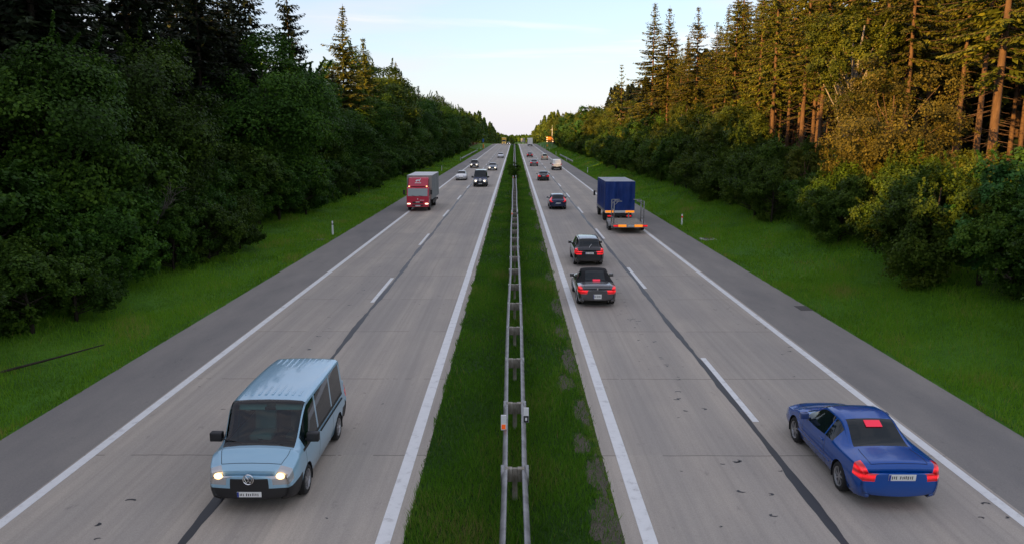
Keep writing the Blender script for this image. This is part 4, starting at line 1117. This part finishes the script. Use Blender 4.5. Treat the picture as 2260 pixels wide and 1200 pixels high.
def truck_cab(root, yf, w, z0, zr, pm, glassm=None, lamps=None, depth=1.55):
    """forward-control cab with raked screen; nose at y=yf"""
    h = w/2; zb = z0 + (zr - z0)*.48
    b = MB(); b.prism([(yf - depth, z0), (yf - .03, z0), (yf, z0 + .25), (yf - .05, zb), (yf - .32, zr - .08), (yf - .5, zr), (yf - depth, zr)], -h, h)
    b.build('cab', pm, root, smooth=False, bevel=.05, seg=3)
    g_ = MB(); g_.prism([(yf - .055, zb + .05), (yf - .045, zb + .05), (yf - .285, zr - .13), (yf - .30, zr - .13)], -h*.88, h*.88)
    o = g_.build('windshield', glassm or M['glass'], root); o.location = (0, .022, 0)
    for sx in (-1, 1):
        s_ = MB(); s_.prism([(yf - 1.15, zb + .06), (yf - .22, zb + .06), (yf - .42, zr - .17), (yf - 1.15, zr - .17)], sx*h - .004, sx*h + .006); s_.build('side_window', M['glass'], root)
        m_ = MB(); m_.box((sx*(h + .24), yf - .12, zb + .42), (.18, .10, .46)); m_.tube([(sx*h, yf - .3, zb + .6), (sx*(h + .24), yf - .12, zb + .6)], .015, 6); m_.tube([(sx*h, yf - .3, zb + .2), (sx*(h + .24), yf - .12, zb + .25)], .015, 6)
        m_.build('mirror', M['black'], root, bevel=.02)
        l_ = MB(); l_.box((sx*h*.80, yf + .005, z0 + .10), (.30, .06, .17)); l_.build('headlight', lamps or M['headlamp'], root, bevel=.02)
        st2 = MB(); st2.box((sx*(h*.96), yf - 1.0, z0 - .1), (.12, .5, .3)); st2.build('step', M['black'], root, bevel=.02)
    bp_ = MB(); bp_.box((0, yf - .06, z0 - .04), (w*.985, .22, .30)); bp_.build('bumper', pm, root, bevel=.04)
    gr = MB(); gr.box((0, yf + .018, z0 + .27), (w*.46, .03, .14)); gr.box((0, yf + .05, z0 - .0), (w*.5, .03, .14)); gr.build('grille', M['black'], root)
    for sx in (-.35, .35):
        w2 = MB(); w2.tube([(sx - .2, yf + .02, zb + .02), (sx + .25, yf - .03, zb + .12)], .012, 5); w2.build('wiper', M['black'], root)
    plate(root, yf + .06, z0 - .06, w=.52, h=.12)

# red-cab truck with a grey tarpaulin body, coming towards us
p_tred = paint('truck_red', (.56, .012, .045), .05, .35)
M['greytarp'] = cloth('grey_tarp', (.20, .22, .22), (.31, .33, .33))
M['rooftarp'] = cloth('pale_tarp', (.62, .63, .62), (.74, .75, .74))
M['frontboard'] = cloth('front_board', (.33, .33, .29), (.42, .42, .38))
t = empty('box_truck', (-9.48, 75.2, .02), PI, 'red cab delivery truck with grey tarpaulin body, slow lane of the left carriageway', 'truck')
truck_cab(t, 0, 2.18, .62, 2.36, p_tred, M['glass_grey'])
tarp_box(-1.25, 1.25, -8.6, -1.75, 1.02, 3.42, 0, .02).build('cargo_box', [M['greytarp'], M['rooftarp']], t, smooth=True)
fb = MB(); fb.box((0, -1.70, 2.25), (2.46, .05, 2.3)); fb.build('front_board', M['frontboard'], t)
df = MB(); df.prism([(-1.62, 2.40), (-.42, 2.40), (-.50, 2.55), (-.95, 3.22), (-1.62, 3.28)], -.98, .98); d_ = df.build('roof_deflector', p_tred, t, bevel=.07, seg=3)
lg = MB()   # pale running animal emblem above a word too small to read
pts_ = [(-.24, .02), (-.20, .10), (-.05, .13), (.08, .11), (.17, .20), (.24, .22), (.22, .15), (.15, .05), (.16, -.06), (.11, -.06), (.09, .01), (-.08, .01), (-.13, -.08), (-.18, -.07), (-.15, .01), (-.22, -.02)]
def on_def(u, w_): # on the sloping deflector face
    f = (w_ - 2.55)/(3.22 - 2.55); return (-u*1.1, -.50 - .45*f + .028, w_ + .012)
n_ = len(pts_); lg.add([on_def(a, 2.92 + b*1.0) for a, b in pts_], [tuple(range(n_))])
for k in range(7): lg.add([on_def(-.28 + k*.08 + q[0], 2.70 + q[1]) for q in ((0, 0), (.055, 0), (.055, .085), (0, .085))], [(0, 1, 2, 3)])
lg.build('emblem', M['white'], d_)
bd = MB(); bd.box((0, .012, 1.22), (.09, .02, .09)); bd.box((-.42, .01, 1.10), (.42, .02, .04)); bd.box((0, .03, .92), (.38, .02, .08)); bd.build('badge', M['white'], t)
for sx in (-1, 1):
    mk = MB(); mk.box((sx*.86, -.40, 2.43), (.14, .06, .06)); mk.build('marker_light', M['headlamp_warm'], t)
    fg = MB(); fg.box((sx*1.20, -4.5, .72), (.05, 3.6, .34)); fg.build('side_guard', M['black'], t)
    mf = MB(); mf.prism([(-.25 + -1.15 + .62*math.cos(a), .48 + .62*math.sin(a)) for a in np.linspace(0, PI, 12)], sx*.80, sx*1.11); mf.build('mudguard', M['black'], t)
ch = MB(); ch.box((0, -4.4, .82), (.9, 8.2, .24)); ch.box((0, -8.5, .6), (2.3, .1, .2)); ch.build('chassis', M['black'], t)
truck_wheels(t, (-1.35, -6.3), 1.12, .45, (-6.3,))

# blue tarpaulin truck going away
M['bluetarp'] = cloth('blue_tarp', (.004, .020, .115), (.012, .048, .23), .5)
M['topgrey'] = cloth('grey_tarp_roof', (.30, .33, .35), (.46, .48, .50))
p_bt = paint('cab_blue', (.02, .04, .16), .1, .4)
t = empty('box_truck', (9.0, 65.6, .02), 0, 'blue tarpaulin truck towing a flat trailer in the right lane', 'truck')
tarp_box(-1.27, 1.27, 0, 6.2, 1.10, 3.56, 0, .05, .07).build('cargo_box', [M['bluetarp'], M['topgrey']], t, smooth=True)
bb = MB(); bb.box((0, -.03, .98), (2.5, .08, .22)); bb.build('tailboard', M['white'], t)
for sx in (-1, 1):
    a_ = MB(); a_.box((sx*.86, -.085, 1.0), (.74, .03, .17)); a_.build('reflector_strip', M['strip_glow'], t)
    a_ = MB(); a_.box((sx*.82, .12, .60), (.42, .08, .16)); a_.build('tail_light', M['tail'], t, bevel=.02)
    a_ = MB(); a_.box((sx*1.265, 3.1, 1.02), (.04, 6.1, .22)); a_.build('side_board', M['steel'], t)
    a_ = MB(); a_.box((sx*1.0, 1.55, .45), (.5, .02, .55)); a_.build('mud_flap', M['black'], t)
ch = MB(); ch.box((0, 3.4, .78), (.9, 7.6, .24)); ch.box((0, .15, .62), (2.2, .12, .14)); ch.build('chassis', M['black'], t)
truck_wheels(t, (2.55, 6.9), 1.15, .44, (2.55,))
truck_cab(t, 8.3, 2.2, .62, 2.5, p_bt, depth=1.7)

# flat trailer with upright loading frames
t = empty('trailer', (8.9, 58.7, .02), 0, 'low flat trailer with steel gantry frames hitched behind the blue truck', 'trailer')
b = MB(); b.box((0, 2.5, .62), (2.46, 5.0, .09)); b.build('bed', M['bed'] if 'bed' in M else M['spacer'], t, bevel=.01)
b = MB(); b.box((0, -.02, .60), (2.5, .08, .24)); b.build('rear_board', M['steel'], t)
for sx in (-1, 1):
    q_ = MB(); q_.box((sx*.62, -.075, .62), (.62, .03, .18)); q_.build('reflector_strip', M['strip_glow'], t)
    q_ = MB(); q_.box((sx*1.12, -.075, .62), (.36, .03, .17)); q_.build('tail_light', M['tail'], t)
    f_ = MB()
    for yy in (.9, 2.35):
        f_.tube([(sx*1.16, yy, .64), (sx*1.16, yy, 2.42)], .045, 6)
        f_.tube([(sx*1.16, yy, 2.42), (sx*.55, yy, 2.42)], .04, 6); f_.tube([(sx*1.16, yy, 2.1), (sx*.84, yy, 2.40)], .03, 6)
    f_.tube([(sx*1.16, .9, 1.7), (sx*1.16, 2.35, 1.7)], .03, 6); f_.tube([(sx*1.16, .9, 1.1), (sx*1.16, 2.35, 1.1)], .03, 6)
    f_.build('gantry_frame', M['steel'], t, smooth=True)
    mg = MB()
    for yy in (2.3, 3.1): mg.prism([(yy + .40*math.cos(a), .34 + .40*math.sin(a)) for a in np.linspace(.1, PI - .1, 10)] + [(yy + .36*math.cos(a), .34 + .36*math.sin(a)) for a in np.linspace(PI - .1, .1, 10)], sx*1.22, sx*1.45)
    mg.build('mudguard', M['steel'], t)
    for yy in (2.3, 3.1): add_wheel(t, sx*1.33, yy, .33, .2, M['steelrim'], 6)
plate(t, -.075, .62, w=.5, h=.12, rz=PI)
b = MB(); b.tube([(-.5, 5, .55), (0, 6.6, .52)], .05, 6); b.tube([(.5, 5, .55), (0, 6.6, .52)], .05, 6); b.tube([(0, 6.5, .52), (0, 7.3, .52)], .05, 6); b.build('drawbar', M['black'], t)
b = MB(); b.tube([(.55, 4.75, .66), (.55, 4.75, 1.15)], .07, 8); b.tube([(.55, 4.75, .35), (.55, 4.75, .7)], .04, 8); b.build('jockey_wheel', M['steel'], t)

# trucks near the crest
p_yel = paint('yellow_paint', (.80, .50, .05), 0, .4)
t = empty('box_truck', (-6.0, 442, float(zprof(442)) + .02), PI, 'yellow truck with lights on, coming over the crest', 'truck')
truck_cab(t, 0, 2.3, .65, 2.9, p_yel, lamps=M['headlamp_warm']); tarp_box(-1.25, 1.25, -7.5, -1.6, 1.0, 3.9, 0, .02).build('cargo_box', [p_yel, p_yel], t, smooth=True); truck_wheels(t, (-1.3, -5.5), 1.15)
t = empty('box_truck', (7.9, 394, .02), 0, 'white box truck far ahead in the right lane', 'truck')
tarp_box(-1.27, 1.27, 0, 7, 1.0, 4.1, 0, .01).build('cargo_box', [p_white, p_white], t, smooth=True)
ch = MB(); ch.box((0, 3.6, .72), (1.0, 7.6, .3)); ch.box((0, .05, .62), (2.3, .1, .22)); ch.build('chassis', M['black'], t)
truck_wheels(t, (1.6, 6.6), 1.15); truck_cab(t, 8.7, 2.3, .65, 2.8, p_white)
t = empty('box_truck', (5.2, 486, float(zprof(486)) + .02), 0, 'pale grey truck dipping out of sight past the crest', 'truck')
tarp_box(-1.25, 1.25, 0, 6, .9, 3.4, 0, .01).build('cargo_box', [M['greytarp'], M['rooftarp']], t, smooth=True); truck_wheels(t, (1.4, 5.5), 1.1)

# ------------------------------------------------------------------ barrier, posts, signs
def wbeam(mb, x, face, y0, y1, zc, step=4.0):
    """W-profile rail, ribs pointing to 'face' (+1/-1) side"""
    prof = [(0, -.155), (.05, -.135), (.08, -.09), (.05, -.045), (.012, 0), (.05, .045), (.08, .09), (.05, .135), (0, .155)]
    yy = list(np.arange(y0, y1 + .01, step)); r = random.Random(3 + int(face)); vs = []
    for y in yy:
        dx = .025*math.sin(y*.21 + face) + r.uniform(-.01, .01); dz = r.uniform(-.012, .012) + float(zprof(y))
        vs += [(x + dx + face*(a), y, zc + b + dz) for a, b in prof]
    n = len(prof)
    mb.add(vs, [(i*n + j, (i+1)*n + j, (i+1)*n + j+1, i*n + j+1) for i in range(len(yy) - 1) for j in range(n - 1)])
    # return lip so the sheet has thickness on top, and lap joints every beam
    lv = []
    for i, y in enumerate(yy):
        a = vs[i*n + n - 1]; lv += [a, (a[0] - face*.035, a[1], a[2] + .004), (a[0] - face*.035, a[1], a[2] - .05)]
    mb.add(lv, [(i*3 + j, (i+1)*3 + j, (i+1)*3 + j+1, i*3 + j+1) for i in range(len(yy) - 1) for j in range(2)])
    for y in yy: mb.box((x + face*.046, y, zc + float(zprof(y))), (.075, .34, .312))
def double_barrier(y0, y1, label, py0):
    t = empty('crash_barrier', (0, y0, 0), 0, label, 'crash barrier'); off = -y0
    for f in (-1, 1):
        mb = MB(); wbeam(mb, .215*f + .01, f, y0, y1, .58); mb.v = [(a, b + off, c) for a, b, c in mb.v]
        mb.build('rail', M['steel'], t, smooth=True)
    pm_ = MB(); pm_.box((0, 0, .22), (.11, .07, 1.05)); pm_.box((-.13, 0, .60), (.15, .13, .30)); pm_.box((.13, 0, .60), (.15, .13, .30))
    me = pm_.mesh('post', M['spacer'], False, .012)
    y = py0
    while y < y1:
        p_ = link('post', me, t); p_.location = (.01, y + off, float(zprof(y))); y += 4.0
    return t
cb = double_barrier(7.4, 119.4, 'double sided steel crash barrier running along the near central reservation', 7.4 + 4)
double_barrier(131.4, 427, 'further stretch of steel crash barrier beyond the median shrub', 131.4 + 4)
for (x, y, orange) in ((-.26, 17.6, True), (.29, 18.1, False), (-.21, 66, True), (.24, 66.5, False), (-.2, 118, True), (.2, 118, False)):
    b = MB(); b.box((0, 0, .17), (.13, .04, .20), 0); b.box((0, 0, -.02), (.13, .04, .18), 1)
    b.box((0, -.023, -.02), (.105, .008, .13) if orange else (.05, .008, .075), 2)
    o = b.build('reflector', [M['white'], M['white'] if orange else M['black'], M['orange_refl'] if orange else M['white']], cb, bevel=.004)
    o.location = (x, y - 7.4, .82); o['label'] = 'white plate with orange reflector' if orange else 'white and black plate with white reflector'

def marker_post(x, y, label, group, amber=False):
    t = empty('marker_post', (x, y, gz(x, y) - .02), 0, label, 'marker post', group)
    b = MB(); b.box((0, 0, .55), (.13, .10, 1.1), taper=(.85, .7)); b.build('post', M['white'], t, bevel=.02)
    b = MB(); b.box((0, 0, .86), (.128, .098, .13)); b.build('band', M['black'] if not amber else M['tail_dim'], t)
    b = MB(); b.box((0, -.05, .87), (.05, .012, .10)); b.build('reflector', M['orange_refl'] if amber else M['white'], t)
marker_post(-14.0, 58.7, 'white marker post on the left verge, nearer than the red truck', 'left marker posts')
for y in (108, 152, 205, 257): marker_post(-14.3, y, f'white marker post on the left verge {"beside" if y == 108 else "beyond"} the red truck', 'left marker posts')
for y in (300, 333, 372): marker_post(-14.4, y, 'tiny white marker post on the far left verge', 'far left marker posts')
marker_post(13.9, 63.5, 'white marker post with red band on the right verge beside the trailer', 'right marker posts', True)
for y in (113, 146, 205): marker_post(13.8, y, 'small white marker post on the right verge beyond the blue truck', 'right marker posts')
for y in (257, 303, 345, 372, 405): marker_post(13.7, y, 'tiny white marker post on the far right verge', 'far right marker posts')

def side_rail(x, face, y0, y1, label):
    t = empty('guard_rail', (x, y0, 0), 0, label, 'guard rail')
    mb = MB(); wbeam(mb, 0, face, y0, y1, .6); mb.v = [(a, b - y0, c) for a, b, c in mb.v]; mb.build('rail', M['steel'], t, smooth=True)
    pm_ = MB(); pm_.box((-face*.06, 0, .3), (.08, .08, .9)); me = pm_.mesh('post', M['spacer'])
    for y in np.arange(y0 + 1, y1, 4.0): link('post', me, t).location = (0, y - y0, 0)
side_rail(-14.1, 1, 206, 290, 'single guard rail along the left verge in the distance')
side_rail(14.0, -1, 186, 240, 'single guard rail along the right verge in the distance')

# roadworks board, phone post, mast
t = empty('warning_board', (16.0, 352, gz(16, 352)), 0, 'orange roadworks warning board with lamps on the right verge', 'warning sign')
b = MB(); b.box((0, 0, 3.6), (3.0, .12, 2.3)); b.build('board', M['orange_board'] if 'orange_board' in M else mat('orange_board', (.75, .22, .02), .5), t)
for sx in (-1, 1):
    b = MB(); b.box((sx*1.15, .1, 1.2), (.14, .14, 2.5)); b.build('leg', M['steel'], t)
    for zz in (2.7, 3.6, 4.5): b = MB(); b.lathe([(-.10, .001), (-.10, .17), (.02, .19)], 14, axis='y', c=(sx*1.32, -.06, zz)); b.build('warning_lamp', M['headlamp_warm'], t)
b = MB(); b.box((-1.2, -.3, .9), (.8, .1, 1.0)); b.build('lower_panel', mat('amber_panel', (.7, .35, .03), .5), t)
t = empty('mast', (17.0, 352, gz(17, 352)), 0, 'slim pale mast standing behind the orange warning board', 'mast')
b = MB(); b.tube([(0, 0, 0), (0, 0, 9.5)], [.14, .09], 8); b.build('pole', M['white'], t, smooth=True)
b = MB(); b.box((-.3, 0, 7.6), (.9, .1, .12)); b.build('cross_arm', M['white'], t)
t = empty('emergency_phone', (-14.0, 350, gz(-14, 350)), 0, 'orange emergency phone pillar with blue sign on the left verge', 'phone')
b = MB(); b.box((0, 0, 1.0), (.6, .5, 2.0)); b.build('pillar', M['orange_board'] if 'orange_board' in M else mat('orange_pillar', (.75, .25, .02), .5), t, bevel=.08)
b = MB(); b.tube([(-.1, .3, 0), (-.1, .3, 3.6)], .05, 6); b.build('pole', M['steel'], t)
b = MB(); b.box((-.1, .25, 3.5), (.7, .05, 1.5)); b.build('sign', mat('blue_sign', (.02, .10, .35), .5), t)

# verge details
t = MB(); t.box((0, 0, 0), (1.1, .9, .12)); t.box((0, 0, .065), (.7, .6, .03), 1); o = t.build('drain_cover', [mat('kerb_concrete', (.42, .41, .38), .9), M['seam']], bevel=.01); o.location = (14.1, 55.5, .03); tag(o, 'pale concrete drain cover in the grass beside the right hard shoulder', 'drain cover')
t = MB(); t.box((0, 0, 0), (.55, .9, .03)); o = t.build('drain_grate', mat('dusty_iron', (.07, .066, .06), .8), bevel=.005); o.location = (12.95, 33.6, .012); tag(o, 'dark drain grate at the outer edge of the right hard shoulder', 'drain')
t = MB(); t.box((0, 0, 0), (.9, .7, .10)); o = t.build('drain_cover', mat('mossy_concrete', (.13, .14, .10), .95), bevel=.01); o.location = (-14.4, 55.6, -.03); tag(o, 'mossy drain cover in the grass below the left marker post', 'drain cover')
t = MB(); t.tube([(0, 0, 0), (.8, 1.2, .06), (1.5, 2.6, .05), (2.2, 4.3, .02)], [.035, .045, .035, .02], 7); o = t.build('fallen_branch', M['bark_dark'], smooth=True); o.location = (-17.2, 22.8, gz(-16.5, 24) + .05); tag(o, 'long fallen branch lying in the grass at the lower left', 'branch')

# bare dead tree in the left edge
def dead_tree(x, y, label):
    r = random.Random(4); t = empty('dead_tree', (x, y, gz(x, y)), 0, label, 'tree'); mb = MB()
    def br(p, d, ln, rad, dep):
        k = 4; pts = [p]
        for i in range(k): d = (d + Vector((r.uniform(-.35, .35), r.uniform(-.35, .35), r.uniform(-.12, .2)))).normalized(); pts.append(pts[-1] + d*ln/k)
        mb.tube(pts, [rad*(1 - .17*i) for i in range(k + 1)], 6, cap=False)
        if dep:
            for j in range(3): br(pts[r.randint(2, 4)], (d + Vector((r.uniform(-1, 1), r.uniform(-1, 1), r.uniform(-.5, .5)))).normalized(), ln*r.uniform(.45, .75), rad*.5, dep - 1)
    tk = MB(); tk.tube([(-.5, 0, -.3), (-.1, 0, 1.3), (.2, 0, 2.6), (.1, .1, 4.6)], [.11, .09, .07, .03], 7); tk.build('trunk', M['bark_dark'], t, smooth=True)
    br(Vector((.15, 0, 2.3)), Vector((.8, .1, .5)), 2.4, .05, 2); br(Vector((.2, 0, 3.2)), Vector((.7, -.3, .4)), 1.8, .04, 2); br(Vector((.2, 0, 2.8)), Vector((-.6, -.2, .6)), 1.4, .03, 1)
    mb.build('branch', bark_mat('bark_grey', (.05, .042, .035), (.13, .115, .10)), t, smooth=True)
dead_tree(-19.3, 40, 'leafless tree with pale crooked branches in front of the dark left forest')
# shrub growing in the median between the two barrier runs
t = empty('shrub', (-.1, 125.5, 0), 0, 'small round shrub growing in the gap of the median barrier', 'shrub')
a, b_ = broadleaf(300, 3.1, 1.25, 5000, .13, M['broadleaf_mid'], BD, .03, nclump=12, sparse=1)
link('trunk', a, t); link('crown', b_, t)
for k, (x, y, h) in enumerate(((.1, 429.5, 1.8), (-.5, 433, 1.6), (.9, 431, 1.9))):
    t = empty('shrub', (x, y, float(zprof(y))), 0, 'tiny dark shrub in the median at the crest', 'shrub', 'shrubs in the median at the crest'); t.scale = (.5, .5, .3)
    link('trunk', a, t); link('crown', b_, t)
